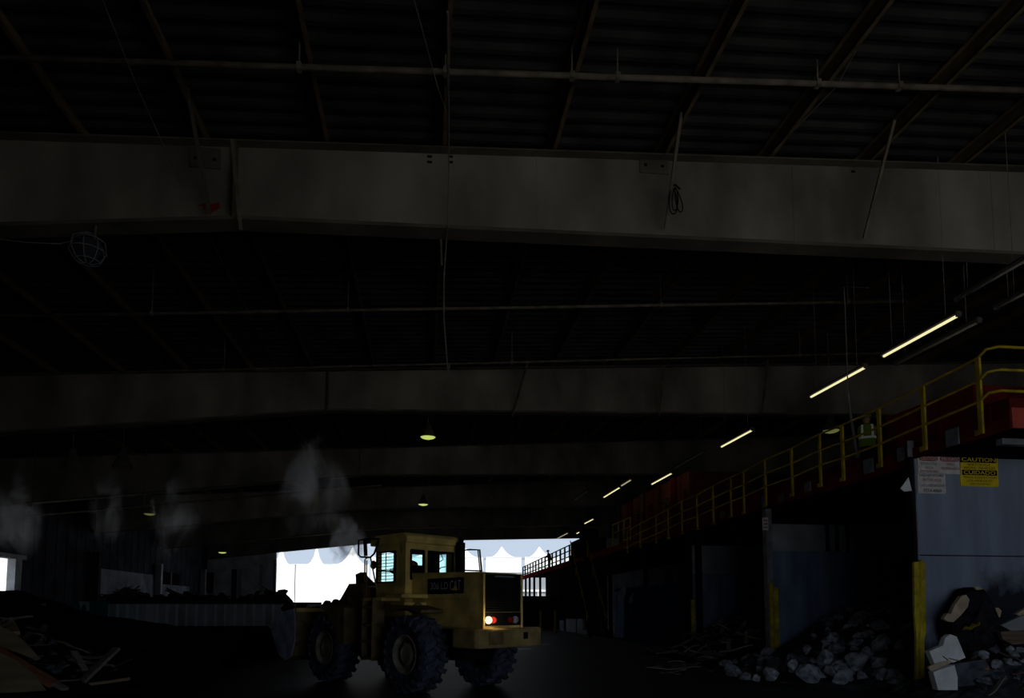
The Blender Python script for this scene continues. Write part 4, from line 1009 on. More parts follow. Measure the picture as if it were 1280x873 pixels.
# wiper and levers behind the rear window
mb = MB().tube([(CX0 + .0, -.25, 3.1), (CX0 - .0, -.33, 2.95), (CX0, -.15, 2.85)], .012, 5).tube([(CX0 + .0, -.1, 2.6), (CX0 - .0, -.25, 2.75), (CX0, -.40, 2.78)], .012, 5); lp(mb, 'wiper', M['loader_black'], cab)
mb = MB().box((CX0 + .25, -.42, 2.3), (CX0 + .33, -.18, 3.18)).box((CX0 + .25, -.62, 2.5), (CX0 + .33, -.5, 2.62)); lp(mb, 'rear_console', M['loader_black'], cab)
st = lp(MB().box((CX0 + .25, .02, 2.1), (CX0 + .75, .55, 2.3)).box((CX0 + .22, .02, 2.25), (CX0 + .33, .55, 2.80)), 'seat', M['loader_black'], cab, bevel=.03)
lp(MB().lathe([(.17, -.015), (.19, 0), (.17, .015), (.155, 0), (.17, -.015)], (CX1 - .32, .28, 2.75), 20).tube([(CX1 - .32, .28, 2.75), (CX1 - .15, .28, 2.35)], .025, 6), 'steering_wheel', M['loader_black'], cab)
# exhaust stack, hood rail, mirrors
lp(MB().tube([(.10, -.70, 2.3), (.10, -.70, 3.36)], .11, 12).tube([(.10, -.70, 3.36), (.06, -.70, 3.46)], .06, 10), 'exhaust_stack', M['loader_black'])
mb = MB()
for ya in (-.50,):
    mb.tube([(-.20, ya, 2.60), (-.20, ya, 3.14), (-.45, ya, 3.15), (-.80, ya, 3.12), (-.88, ya, 2.56)], .022, 6).tube([(-.20, ya, 2.68), (-.85, ya, 2.64)], .018, 6).tube([(-.74, ya, 3.12), (-.82, ya, 2.58)], .015, 6)
lp(mb, 'hood_rail', M['loader_black'])
mb = MB().tube([(1.30, .74, 3.44), (1.42, 1.10, 3.42), (1.50, 1.24, 3.38), (1.50, 1.24, 3.05), (1.46, 1.20, 2.99), (1.40, .98, 2.99), (1.36, .90, 3.08), (1.32, .80, 3.40)], .024, 6)
mb.tube([(1.45, 1.10, 3.42), (1.44, 1.08, 3.02)], .05, 6)
lp(mb, 'mirror_bracket', M['loader_black'])
lp(MB().lathe([(.005, -.03), (.10, -.02), (.11, 0), (.10, .02), (.005, .03)], (1.48, 0.84, 2.82), 16, axis='y'), 'mirror', M['loader_black'])
# ladder and grab rail
ld = lp(MB().box((.78, .98, .62), (.83, 1.30, 2.02)).box((1.19, .98, .62), (1.24, 1.30, 2.02)), 'ladder', M['loader_dirty'])
for z in (.66, 1.02, 1.40, 1.80): lp(MB().box((.78, 1.0, z), (1.24, 1.32, z + .05)), 'step', M['loader_dirty'], ld)
lp(MB().box((.5, .75, 1.96), (1.35, 1.25, 2.03)), 'landing', M['loader'])
mb = MB().tube([(1.28, 1.20, 2.0), (1.28, 1.20, 2.92), (1.22, 1.18, 2.96), (1.12, 1.15, 2.95), (1.28, .86, 2.20)], .02, 6).tube([(1.20, 1.20, 2.0), (1.20, 1.2, 2.9)], .016, 6).tube([(1.28, 1.20, 2.3), (1.28, .80, 2.3)], .016, 6)
lp(mb, 'grab_rail', M['loader_dirty'])
# front fenders, lift arms, cylinders
for s in (1, -1):
    ys = sorted((s * .72, s * 1.30))
    lp(MB().prism([(1.98, .95), (2.30, .95), (2.50, 1.35), (2.75, 1.66), (3.05, 1.80), (3.0, 1.90), (2.2, 1.86), (2.0, 1.80)], ys[0], ys[1]), 'fender', M['loader_dirty'])
    ya = s * .48
    arm = [(2.25, 1.75), (2.30, 2.15), (2.60, 2.42), (3.05, 2.42), (3.5, 2.0), (4.1, 1.45), (4.55, .95), (4.42, .72), (4.15, .85), (3.6, 1.40), (3.0, 1.85), (2.6, 1.80)]
    lp(MB().prism(arm, ya - .07, ya + .07), 'lift_arm', M['loader_dirty'], bevel=.015)
    lp(MB().tube([(2.1, s * .62, 1.15), (2.45, s * .60, 1.55), (3.0, s * .58, 2.05)], .075, 10), 'lift_cylinder', M['loader_dirty'])
lp(MB().prism([(2.9, 2.35), (3.25, 2.75), (3.5, 2.70), (3.45, 2.2), (3.6, 1.4), (3.4, 1.4), (3.2, 2.1)], -.09, .09), 'bell_crank', M['loader_dirty'], bevel=.02)
lp(MB().tube([(2.1, 0, 2.0), (3.2, 0, 2.62)], .08, 10), 'tilt_cylinder', M['loader'])
lp(MB().prism([(1.85, 1.4), (2.55, 1.4), (2.6, 2.35), (2.2, 2.45), (1.95, 2.0)], -.36, .36), 'loader_tower', M['loader_dirty'], bevel=.02)
o = lp(MB().tube([(2.05, .58, 1.55), (2.05, .58, 2.30)], .085, 10), 'highlit_cylinder', M['wood_orange']); o['label'] = 'upright cylinder, its highlight put into the brighter orange'  # lift cylinder upright, its highlight painted as a brighter orange
# bucket
prof = [(5.75, 1.30), (5.15, .55), (4.75, .42), (4.45, .55), (4.28, .95), (4.28, 1.45), (4.36, 1.78)]
inn = [(x + dx, z + dz) for (x, z), (dx, dz) in zip(prof, ((-.02, .05), (-.03, .06), (.0, .07), (.05, .05), (.06, .02), (.06, 0), (.06, 0)))]
bk = lp(MB().prism(prof + inn[::-1], -1.36, 1.36), 'bucket', M['loader_dirty'])
for s in (1, -1):
    lp(MB().prism(prof + [(4.9, 1.72)], s * 1.36 - .02, s * 1.36 + .02), 'side_plate', M['bucket'], bk)
mb = MB()
for k in range(8): mb.box((5.68, -1.3 + k * .36, 1.26), (5.95, -1.2 + k * .36, 1.36))
lp(mb, 'teeth', M['bucket'], bk)
lp(MB().box((4.24, -1.36, 1.70), (4.40, 1.36, 1.80)), 'spill_edge', M['loader'], bk)

# operator in the cab: a person of his own
def loc2world(x, y, z): return L_mat @ Vector((x, y, z))
L_mat = Matrix.Translation(LO) @ Matrix.Rotation(HEAD, 4, 'Z')
J3 = {k: Vector(p) for k, p in STAND.items()}
base = Vector((0, 0, 2.42))
SIT = dict(pelvis=(0, 0, 0), belly=(0, 0, .14), chest=(0, .02, .36), neck=(0, .03, .52), head=(0, .06, .63), skull=(0, .04, .69), crown=(0, .04, .74),
           shol=(-.19, .02, .44), elbl=(-.26, .16, .22), wril=(-.2, .42, .25), palml=(-.16, .49, .28), shor=(.19, .02, .44), elbr=(.26, .16, .22), wrir=(.2, .42, .25), palmr=(.16, .49, .28),
           hipl=(-.1, .05, -.04), knel=(-.14, .44, .0), ankl=(-.14, .5, -.36), toel=(-.14, .62, -.4), hipr=(.1, .05, -.04), kner=(.14, .44, .0), ankr=(.14, .5, -.36), toer=(.14, .62, -.4))
ol = L_mat @ Vector((CX0 + .48, .30, 2.40))
op = thing('person', 'loader operator in amber vest seated behind the cab rear window', 'person', tuple(ol), rot=(0, 0, HEAD - R(90)))
SITV = {k: Vector(p) for k, p in SIT.items()}
b = bpy.data.objects.new('body', figure_mesh('body', SITV, mt=M['cloth_dark'])); C.objects.link(b); b.parent = op
shell(op, 'vest', M['vest_orange'], [(-.08, .185, .16, 0), (.1, .185, .16, 0), (.3, .20, .165, .02), (.42, .2, .13, .02), (.49, .10, .08, .03)], op)
hard_hat(SITV, M['helmet'], op)

# ------------------------------------------------------------------ rubble, heaps
def chunk_mesh(seed, mt, cuts=12, name='concrete_chunk'):
    r = random.Random(seed); bm = bmesh.new()
    bmesh.ops.create_icosphere(bm, subdivisions=3, radius=.5)
    for v in bm.verts: v.co += v.co.normalized() * .10 * noise.noise(v.co * 2.3 + Vector((seed * 3.1, 0, 0)))
    for k in range(cuts):
        nrm = Vector((r.uniform(-1, 1), r.uniform(-1, 1), r.uniform(-1, 1))).normalized(); d = r.uniform(.19, .38)
        for v in bm.verts:
            t_ = v.co.dot(nrm) - d
            if t_ > 0: v.co -= nrm * t_
    for v in bm.verts: v.co += v.co.normalized() * .025 * noise.noise(v.co * 9 + Vector((seed, 7, 0)))
    me = bpy.data.meshes.new(name); bm.to_mesh(me); bm.free(); me.materials.append(mt); return me
CH = [chunk_mesh(i, M['concrete']) for i in range(7)]
CHD = [chunk_mesh(20 + i, M['concrete_dark']) for i in range(5)]
CHB = [chunk_mesh(40 + i, M['dirt'], name='rubble_lump') for i in range(4)]
def put_chunk(pool, p, s, label, group, name='concrete_chunk', cat='rubble chunk'):
    o = bpy.data.objects.new(name, rnd.choice(pool)); C.objects.link(o)
    o.location = p; o.scale = (s * rnd.uniform(.8, 1.25), s * rnd.uniform(.8, 1.2), s * rnd.uniform(.6, .95))
    o.rotation_euler = (rnd.uniform(-.4, .4), rnd.uniform(-.4, .4), rnd.uniform(0, 6.28))
    return tag(o, label, cat, group)
def heap(name, x0, x1, y0, y1, hf, mt, label, cat, n=60, rough=.12, sc=1.6):
    mb = MB(); vs, fs = [], []
    for j in range(n + 1):
        for i in range(n + 1):
            x = x0 + (x1 - x0) * i / n; y = y0 + (y1 - y0) * j / n; h = hf(x, y)
            h = h + (rough * noise.fractal(Vector((x * sc, y * sc, 3.1)), 1.0, 2.0, 4) if h > .02 else 0)
            vs.append((x, y, max(h, -.02)))
    for j in range(n):
        for i in range(n): fs.append((j*(n+1)+i, j*(n+1)+i+1, (j+1)*(n+1)+i+1, (j+1)*(n+1)+i))
    k = len(vs)
    vs += [(x0, y0, -.05), (x1, y0, -.05), (x1, y1, -.05), (x0, y1, -.05)]; fs.append((k, k+1, k+2, k+3))
    mb.add(vs, fs); o = mb.build(name, mt, smooth=False); return tag(o, label, cat, None, 'stuff')
def interp(tab, x):
    if x <= tab[0][0]: return tab[0][1]
    for (a, u), (b, v) in zip(tab[:-1], tab[1:]):
        if x <= b: return u + (v - u) * (x - a) / (b - a)
    return tab[-1][1]

# concrete heap in the middle bay
T2 = [(8.2, 0), (9.0, .05), (10.0, .30), (10.8, .62), (12.0, 1.35), (13.2, 1.75), (15, 2.5), (18.9, 3.2)]
def h2(x, y):
    s = max(0, min(1, (y - 13.6) / 1.6)) if x < 10.9 else max(.35, min(1, (y - 12.6) / 2.0))
    e = max(0, min(1, (Y2 - .05 - y) / .8 + .35))
    return interp(T2, x) * s * e if y > 13.5 or x > 10.9 else 0
heap('rubble_fines', 8.4, 18.9, Y3 + .2, Y2 - .03, h2, M['dirt_grey'], 'grey fines under the broken concrete in the middle bay', 'rubble', 70)
g2 = 'broken concrete heaped in the middle bay'; lb2 = 'grey broken concrete chunk in the heap against the navy partition'
cnt = 0
for k in range(900):
    if cnt >= 210: break
    x = rnd.uniform(9.0, 16.8); y = rnd.uniform(Y3 + .45, Y2 - .4)
    h = h2(x, y)
    if h < .03: continue
    s = rnd.choice((.2, .26, .32, .4, .5, .62)) * (1.1 if x < 11.5 else .95)
    put_chunk(CH if rnd.random() < .62 else CHD, (x, y, max(h + .05, s * .25)), s, lb2, g2); cnt += 1
for px, py, s in ((1067, 826, .62), (1012, 842, .60), (1040, 840, .50), (965, 842, .42), (1100, 843, .62), (1085, 815, .5), (1030, 822, .5), (990, 832, .42), (1052, 846, .5), (1120, 848, .55), (945, 848, .4), (1008, 812, .42), (1040, 800, .4), (1075, 795, .42)):
    Y = 14.1 + (853 - py) * .03
    p = at_y(px, py, Y)
    put_chunk(CH, tuple(p), s, lb2, g2)
for px, py, s, lb in ((918, 842, .55, 'pale concrete chunk lying outermost on the open floor'), (934, 846, .34, 'small concrete chunk beside the outermost one on the floor')):
    p = at_z(px, py + 4, .0); put_chunk(CH, (p.x, p.y, s * .28), s, lb, None)

# timber heap in the farthest bay
def plank_mesh(seed, mt, L_, w_, t_, name='timber_scrap'):
    r = random.Random(seed); mb = MB(); n = 6; vs, fs = [], []
    for i in range(n + 1):
        x = -L_/2 + L_ * i / n; bend = .03 * math.sin(i * .9 + seed); ww = w_ * (1 if 0 < i < n else r.uniform(.35, .9)); o = r.uniform(-.1, .1) * w_
        vs += [(x + r.uniform(-.04, .04) * (i in (0, n)), -ww/2 + o, -t_/2 + bend), (x, ww/2 + o, -t_/2 + bend), (x + r.uniform(-.05, .05) * (i in (0, n)), ww/2 + o, t_/2 + bend), (x, -ww/2 + o, t_/2 + bend)]
    for i in range(n):
        for k in range(4): fs.append((i*4+k, i*4+(k+1) % 4, (i+1)*4+(k+1) % 4, (i+1)*4+k))
    fs += [(3, 2, 1, 0), (n*4, n*4+1, n*4+2, n*4+3)]
    return mb.add(vs, fs).mesh(name, mt)
PK = [plank_mesh(1, M['wood'], 1.1, .12, .04), plank_mesh(2, M['wood'], .8, .09, .05), plank_mesh(3, M['wood_grey'], 1.3, .14, .035), plank_mesh(4, M['wood'], .6, .16, .03), plank_mesh(5, M['wood_grey'], .7, .08, .04), plank_mesh(6, M['brown'], 1.0, .18, .03)]
def put_plank(p, label, group, sc=1.0, tilt=.35, pool=PK, yaw=None):
    o = bpy.data.objects.new('timber_scrap', rnd.choice(pool)); C.objects.link(o); o.location = p
    o.scale = (sc * rnd.uniform(.7, 1.2), sc, sc); o.rotation_euler = (rnd.uniform(-.5, .5), rnd.uniform(-tilt, tilt), rnd.uniform(0, 6.28) if yaw is None else yaw)
    return tag(o, label, 'wood scrap', group)
T1 = [(8.5, 0), (9.3, .12), (10.2, .5), (11, .95), (12.5, 1.5), (15, 2.0), (18.9, 2.5)]
def h1(x, y):
    s = max(0, min(1, (y - (Y2 - .6 if x < 10.6 else Y2)) / 1.5)); e = max(.3, min(1, (Y1 - .1 - y) / 1.0))
    return interp(T1, x) * s * e
heap('timber_fines', 8.6, 18.9, Y2 + .2, Y1 - .05, h1, M['dirt'], 'dark splinters and dirt under the timber heap', 'debris', 60, .1)
for k in range(120):
    x = rnd.uniform(9.0, 14); y = rnd.uniform(Y2 + .5, Y1 - .6); h = h1(x, y)
    put_plank((x, y, h + .07), 'brown timber scrap in the heap of the farthest bay', 'timber scraps in the farthest bay', 1.0, .45)
c = at_y(933, 806, Y2 + 1.0)
o = MB().bar((c.x, Y2 + 1.0, .2), (c.x + .02, Y2 + 1.1, at_y(933, 790, Y2 + 1).z), .14, .09).build('upright_stake', M['wood']); tag(o, 'brown stake standing upright in the timber heap', 'stake')
for k in range(26):
    p = at_z(rnd.uniform(815, 915), rnd.uniform(822, 842), .03)
    o = put_plank(tuple(p), 'thin timber splinter lying flat on the open floor before the heap', 'splinters on the floor', .75, .04)
    o.rotation_euler.x = 0

# heap before the near partition
T3 = [(9.9, .0), (10.8, .35), (11.6, .75), (12.6, 1.2), (14, 1.75), (18, 2.3)]
def h3(x, y):
    s = max(0, min(1, (y - 10.6) / 1.6)); return interp(T3, x) * s * .95
heap('debris_fines', 9.9, 18, 10.5, Y3 - .04, h3, M['dirt_grey'], 'dark dusty fines of the heap before the near partition', 'debris', 60, .12)
g3 = 'broken lumps before the near partition'
for k in range(85):
    x = rnd.uniform(10.6, 15.4); y = rnd.uniform(10.9, Y3 - .35)
    put_chunk(CHD if rnd.random() < .6 else CH, (x, y, h3(x, y) + .04), rnd.choice((.12, .16, .2, .26, .34)), 'broken grey lump in the heap before the near partition', g3)
for k in range(22):
    x = rnd.uniform(10.8, 15); y = rnd.uniform(11, Y3 - .5)
    put_plank((x, y, h3(x, y) + .1), 'splintered board in the heap before the near partition', 'boards before the near partition', .6, .5)
Yb = Y3 - .55
# torn black carpet roll with tan foam edges
t = thing('carpet_bundle', 'black torn carpet bundle with tan foam edge leaning on the near partition', 'carpet', tuple(at_y(1215, 812, Yb)))
out = [(1190, 776), (1196, 764), (1205, 748), (1213, 736), (1222, 734), (1230, 737), (1236, 752), (1243, 768), (1250, 782), (1252, 800), (1240, 812), (1215, 815), (1196, 808), (1190, 792)]
mb = MB(); cc = at_y(1220, 780, Yb - .45); rim_ = [at_y(a, b, Yb) for a, b in out]
mid = [p.lerp(at_y(1220, 780, Yb), .35) + Vector((0, -.28, 0)) for p in rim_]; bk_ = [p + Vector((0, .35, 0)) for p in rim_]
n = len(out); vs = rim_ + mid + bk_ + [cc + Vector((0, .03, 0))]
fs = [(i, (i+1) % n, n + (i+1) % n, n + i) for i in range(n)] + [(2*n + i, 2*n + (i+1) % n, (i+1) % n, i) for i in range(n)] + [(n + i, n + (i+1) % n, 3*n) for i in range(n)] + [tuple(range(2*n, 3*n))]
mb.add(vs, fs).build('carpet_body', M['carpet'], t)
o = MB().poly([at_y(a, b, Yb - .16) for a, b in ((1175, 774), (1180, 767), (1184, 768), (1190, 755), (1197, 746), (1203, 744), (1207, 750), (1205, 759), (1196, 770), (1187, 778), (1180, 777))], .10).build('foam_flap', M['tan'], t); o['label'] = 'tan foam flap'
MB().poly([at_y(a, b, Yb - .12) for a, b in ((1216, 734), (1222, 734), (1227, 737), (1219, 738))], .05).build('foam_edge', M['tan'], t)
MB().poly([at_y(a, b, Yb - .12) for a, b in ((1228, 744), (1230, 746), (1232, 755), (1229, 751))], .05).build('foam_edge', M['tan'], t)
MB().poly([at_y(a, b, Yb - .42) for a, b in ((1202, 788), (1206, 783), (1211, 784), (1214, 779), (1219, 781), (1225, 777), (1224, 782), (1218, 784), (1213, 788), (1208, 787))], .02).build('yellow_smear', M['smear'], t)
# white torn cartons
Yw = Y3 - 1.25
t = thing('torn_carton', 'white torn carton, upright, beside the yellow guard', 'carton', tuple(at_y(1178, 828, Yw)))
MB().poly([at_y(a, b, Yw) for a, b in ((1156, 814), (1173, 807), (1176, 797), (1182, 793), (1190, 796), (1201, 822), (1186, 828), (1176, 826), (1163, 831))], .12).build('carton_body', M['white'], t)
MB().poly([at_y(a, b, Yw - .1) for a, b in ((1158, 834), (1172, 828), (1186, 825), (1187, 829), (1174, 834), (1162, 839))], .04).build('carton_flap', M['tan'], t)
for a, b, c_, d in ((1174, 818, 1188, 828), (1176, 826, 1183, 842), (1180, 822, 1200, 827)):
    MB().bar(at_y(a, b, Yw - .1), at_y(c_, d, Yw - .12), .03, .02).build('stuck_splinter', M['brown'], t)
o = MB().poly([at_y(a, b, Yw - .12) for a, b in ((1160, 840), (1170, 836), (1186, 831), (1190, 846), (1190, 862), (1166, 862))], .14).build('torn_carton', M['white']); tag(o, 'lower white carton piece at the foot of the yellow guard', 'carton')
o = MB().poly([at_y(a, b, Yw + .05) for a, b in ((1187, 830), (1226, 824), (1238, 845), (1225, 855), (1194, 858))], .10).build('grey_slab', M['concrete_dark']); tag(o, 'flat dark grey slab beside the white cartons', 'slab')
o = MB().poly([at_y(a, b, Yw + .35) for a, b in ((1247, 782), (1262, 775), (1284, 766), (1284, 788), (1262, 790))], .08).build('grey_board', M['panel_grey']); tag(o, 'blue-grey board lying on the heap behind the carpet', 'board')
o = MB().poly([at_y(a, b, Yw + .25) for a, b in ((1246, 790), (1284, 788), (1284, 804), (1262, 806), (1250, 800))], .08).build('brown_board', M['wood']); tag(o, 'brown board below the blue-grey board', 'board')
o = MB().poly([at_y(a, b, Yw + .4) for a, b in ((1266, 768), (1272, 764), (1284, 758), (1284, 764), (1273, 772))], .08).build('foam_scrap', M['tan']); tag(o, 'pale foam scrap at the heap edge above the blue-grey board', 'foam scrap')
c = at_y(1246, 766, Yb - .1)
o = MB().poly([at_y(a, b, Yb - .15) for a, b in ((1238, 762), (1244, 760), (1248, 764), (1246, 772), (1239, 771))], .08).build('foam_scrap', M['tan']); tag(o, 'small tan foam scrap touching the carpet bundle', 'foam scrap')
# bag
c = at_y(1277, 856, Yw - .35)
me = chunk_mesh(77, M['bag'], 3, 'plastic_bag')
o = bpy.data.objects.new('plastic_bag', me); C.objects.link(o); o.location = tuple(c); o.scale = (.42, .3, .36); tag(o, 'crumpled white plastic bag at the bottom of the heap', 'bag')
for px, py, s, lb in ((1232, 815, .20, 'pale lump under the carpet bundle'), ):
    pass
for px, py, s in ((1231, 818, .16), (1262, 812, .14), (1268, 818, .16), (1276, 812, .14), (1280, 826, .16), (1258, 826, .2), (1245, 830, .2), (1252, 840, .22), (1270, 832, .2)):
    put_chunk(CH, tuple(at_y(px, py, Yw - .05)), s * 1.4, 'broken grey lump in the heap before the near partition', g3)
o = put_chunk([chunk_mesh(91, M['wood_orange'])], tuple(at_y(1234, 836, Yw - .2)), .12, 'small orange brick lump in the heap', None, 'brick_lump', 'brick')

# ------------------------------------------------------------------ left side
# black mound
YM = 21.0
TM = [(at_y(px, 760, YM).x, at_y(px, py, YM).z) for px, py in ((-160, 742), (-60, 735), (5, 738), (25, 741), (50, 752), (75, 763), (130, 771), (200, 782), (260, 788), (330, 795), (375, 806))] + [(-5.2, 0)]
def hm(x, y):
    h = interp(TM, x); d = (y - YM) / (3.6 if y < YM else 4.5); return h * max(0, 1 - d * d) ** .8 if abs(d) < 1 else 0
heap('dirt_mound', -21, -5.2, YM - 3.6, YM + 4.5, hm, M['dirt'], 'black mound of dirt and debris before the side doorway', 'mound', 80, .10, 1.2)
# foreground scrap heap
YS = 13.2
TS = [(at_y(px, 800, YS).x, at_y(px, py, YS).z) for px, py in ((-90, 765), (-10, 772), (20, 782), (45, 800), (80, 812), (110, 826), (140, 845), (170, 868))] + [(-5.6, 0)]
def hs(x, y):
    h = interp(TS, x); d = (y - YS) / (3.3 if y < YS else 2.0); return h * max(0, 1 - d * d) ** .7 if abs(d) < 1 else 0
heap('debris_fines', -13.5, -5.6, YS - 3.3, YS + 2.0, hs, M['dirt'], 'dark dirt under the scrap wood heap nearest the viewer', 'debris', 60, .12)
for k in range(34):
    px = rnd.uniform(0, 140); x = at_y(px, 800, YS).x; y = YS + rnd.uniform(-1.3, .5)
    put_plank((x, y, hs(x, y) + .06), 'short scrap of wood in the heap beside the pale plywood', 'scraps in the nearest wood heap', .55, .5)
for k in range(20):
    px = rnd.uniform(50, 130); x = at_y(px, 800, YS).x; y = YS + rnd.uniform(-1.3, .2)
    put_chunk(CHD, (x, y, hs(x, y) + .03), rnd.uniform(.1, .22), 'grey lump between the scraps of the nearest wood heap', 'lumps in the nearest wood heap')
def sheet(pxs, Y, th, name, mt, label, cat, tilt=0):
    o = MB().poly([at_y(a, b, Y + (b - 800) * -.012 * tilt) for a, b in pxs], th).build(name, M[mt]); tag(o, label, cat); return o
Yf = YS - 1.45
sheet(((-12, 812), (0, 818), (22, 828), (45, 846), (58, 864), (-12, 868)), Yf - .1, .03, 'plywood_sheet', 'plywood', 'pale plywood sheet lying lowest in the nearest heap', 'plywood', 1)
sheet(((-10, 780), (4, 786), (18, 792), (34, 806), (50, 824), (44, 826), (20, 816), (-10, 806)), Yf + .25, .03, 'plywood_sheet', 'plywood', 'dim plywood sheet above the orange-brown beam', 'plywood', 1)
o = MB().bar(at_y(-14, 808, Yf - .2), at_y(68, 856, Yf - .45), .16, .10).build('timber_beam', M['wood_orange']); tag(o, 'long orange-brown beam slanting across the nearest heap', 'beam')
o = MB().bar(at_y(38, 838, Yf - .35), at_y(82, 862, Yf - .5), .12, .05).build('timber_plank', M['wood_grey']); tag(o, 'pale grey plank alongside the orange-brown beam', 'plank')
o = MB().bar(at_y(102, 853, YS - 1.0), at_y(146, 811, YS - .5), .17, .05).build('timber_plank', M['wood_grey']); tag(o, 'grey plank sticking up at the end of the nearest heap', 'plank')
o = MB().bar(at_y(110, 856, YS - .9), at_y(162, 849, YS - .8), .10, .05).build('timber_plank', M['plywood']); tag(o, 'tan batten lying flat at the bottom of the nearest heap', 'plank')
o = MB().bar(at_y(92, 815, YS - .9), at_y(106, 838, YS - 1.2), .10, .04).build('timber_plank', M['wood_grey']); tag(o, 'short grey plank slanting down beside the sticking-up plank', 'plank')
o = MB().bar(at_y(10, 776, YS + .2), at_y(18, 792, YS - .6), .16, .06).build('timber_plank', M['plywood']); tag(o, 'short pale plank at the top of the nearest heap', 'plank')
o = MB().bar(at_y(54, 756, YM - .3), at_y(56, 766, YM - .5), .10, .08).build('timber_stake', M['plywood']); tag(o, 'small tan stake standing on the black mound', 'stake')
o = MB().bar(at_y(52, 792, YM - 3.2), at_y(57, 782, YM - 3.0), .12, .08).build('timber_stake', M['wood']); tag(o, 'dim tan stake low before the black mound', 'stake')
# teal skip behind the mound
t = thing('waste_skip', 'teal metal skip with a pale end behind the black mound', 'skip', tuple(at_y(85, 770, 30)))
a = at_y(60, 752, 30); b = at_y(113, 752, 30); zt = at_y(85, 751.5, 30).z
MB().prism([(a.x, 0), (b.x, 0), (b.x, zt), (a.x + 1.4, zt), (a.x - .1, zt - .35)], 30, 31.6).build('body', M['teal'], t)
o = MB().poly([at_y(p, q, 29.96) for p, q in ((99, 752), (112, 752), (112, 763), (109, 764), (107, 756), (104, 756), (101, 762))], .03).build('end_plate', M['jamb'], t); o['label'] = 'pale end plate'
MB().box((a.x + 1.2, 29.93, zt - .08), (b.x + .05, 31.7, zt + .0)).build('rim', M['teal'], t)

# ribbed low wall with dark plinth
YW = 33.5
a, b = at_y(134, 757, YW), at_y(362, 752, YW)
zt, zb = at_y(250, 755, YW).z, at_y(250, 783, YW).z
t = thing('ribbed_push_wall', 'long low ribbed grey metal wall with scrap heaped over it', 'low wall', ((a.x + b.x) / 2, YW, 0))
MB().box((a.x, YW, zb), (b.x + 1.5, YW + .08, zt)).build('sheet', M['trailer'], t)
MB().box((a.x, YW - .02, 0), (b.x + 1.5, YW + .4, zb)).build('plinth', M['black'], t)
MB().box((a.x - .1, YW - .12, zt - .02), (b.x + 1.5, YW + .14, zt + .07)).build('cap_rail', M['sheet_dark'], t)
xx = a.x; k = 0
while xx < b.x + 1.4:
    MB().box((xx, YW - .10, zb), (xx + .10, YW, zt)).build('rib', M['rib_pale'], t); xx += .44 if k else .44; k += 1
# scrap heap behind the low wall
TB = [(at_y(px, 750, YW + 1.2).x, at_y(px, py, YW + 1.2).z) for px, py in ((110, 775), (132, 752), (150, 742), (175, 744), (195, 749), (225, 747), (245, 744), (262, 745), (290, 750), (310, 748), (330, 744), (350, 739), (356, 742), (366, 756), (385, 764))]
def hb(x, y):
    d = (y - (YW + 1.3)) / 1.6; return interp(TB, x) * max(0, 1 - d ** 4)
heap('scrap_mound', TB[0][0], TB[-1][0], YW + .12, YW + 3.0, hb, M['dirt'], 'dark scrap heap rising over the ribbed low wall', 'mound', 70, .10, 1.8)
for k in range(46):
    px = rnd.choice((rnd.uniform(128, 180), rnd.uniform(128, 180), rnd.uniform(180, 345))); x = at_y(px, 750, YW + 1.2).x
    put_plank((x, YW + 1.0 + rnd.uniform(-.5, .4), interp(TB, x) + .05 + rnd.uniform(-.2, .1)), 'scrap of wood on the heap over the ribbed low wall', 'scraps over the ribbed low wall', 1.25, .5)
for k in range(40):
    px = rnd.uniform(175, 358); x = at_y(px, 750, YW + 1.2).x
    put_chunk(CHB, (x, YW + 1.1 + rnd.uniform(-.4, .4), interp(TB, x) + rnd.uniform(-.15, .05)), rnd.uniform(.3, .6), 'dark lump on the heap over the ribbed low wall', 'lumps over the ribbed low wall', 'rubble_lump')
# load in the bucket
for k in range(46):
    x, y = rnd.uniform(4.42, 5.35), rnd.uniform(-1.22, 1.22)
    z = 1.66 + .22 * (1 - abs(x - 4.9) / .5) + rnd.uniform(-.06, .06)
    p = L_mat @ Vector((x, y, z))
    put_chunk(CHB, tuple(p), rnd.uniform(.18, .40), 'dark lump of rubble in the loader bucket', 'rubble lumps in the bucket', 'rubble_lump')
mb = MB(); 
pts = [(4.4, .9), (5.3, .85), (5.45, 1.3), (5.2, 1.62), (4.42, 1.68)]
mb.prism(pts, -1.32, 1.32); o = mb.mesh('bucket_fill', M['dirt']); o = bpy.data.objects.new('rubble_fill', o); C.objects.link(o); o.matrix_world = L_mat; tag(o, 'dark rubble filling the loader bucket', 'rubble', None, 'stuff')

# thin puddle right of the loader bumper
def puddle(px0, px1, py, label):
    c0 = at_z((px0 + px1) / 2, py, 0); r = (at_z(px1, py, 0) - at_z(px0, py, 0)).length / 2; mb = MB(); pts = []
    for k in range(28):
        a_ = 2 * math.pi * k / 28; q = 1 + .3 * noise.noise(Vector((math.cos(a_) * 1.7, math.sin(a_) * 1.7, px0)))
        pts.append((c0.x + r * q * math.cos(a_), c0.y + r * .55 * q * math.sin(a_)))
    mb.prism(pts, 0.0, .006, axis='z'); return tag(mb.build('puddle', M['water']), label, 'puddle')
puddle(636, 690, 806, 'dark puddle shining beside the loader bumper'); puddle(640, 668, 812, 'narrow puddle nearer than the shining one at the rear tyre')
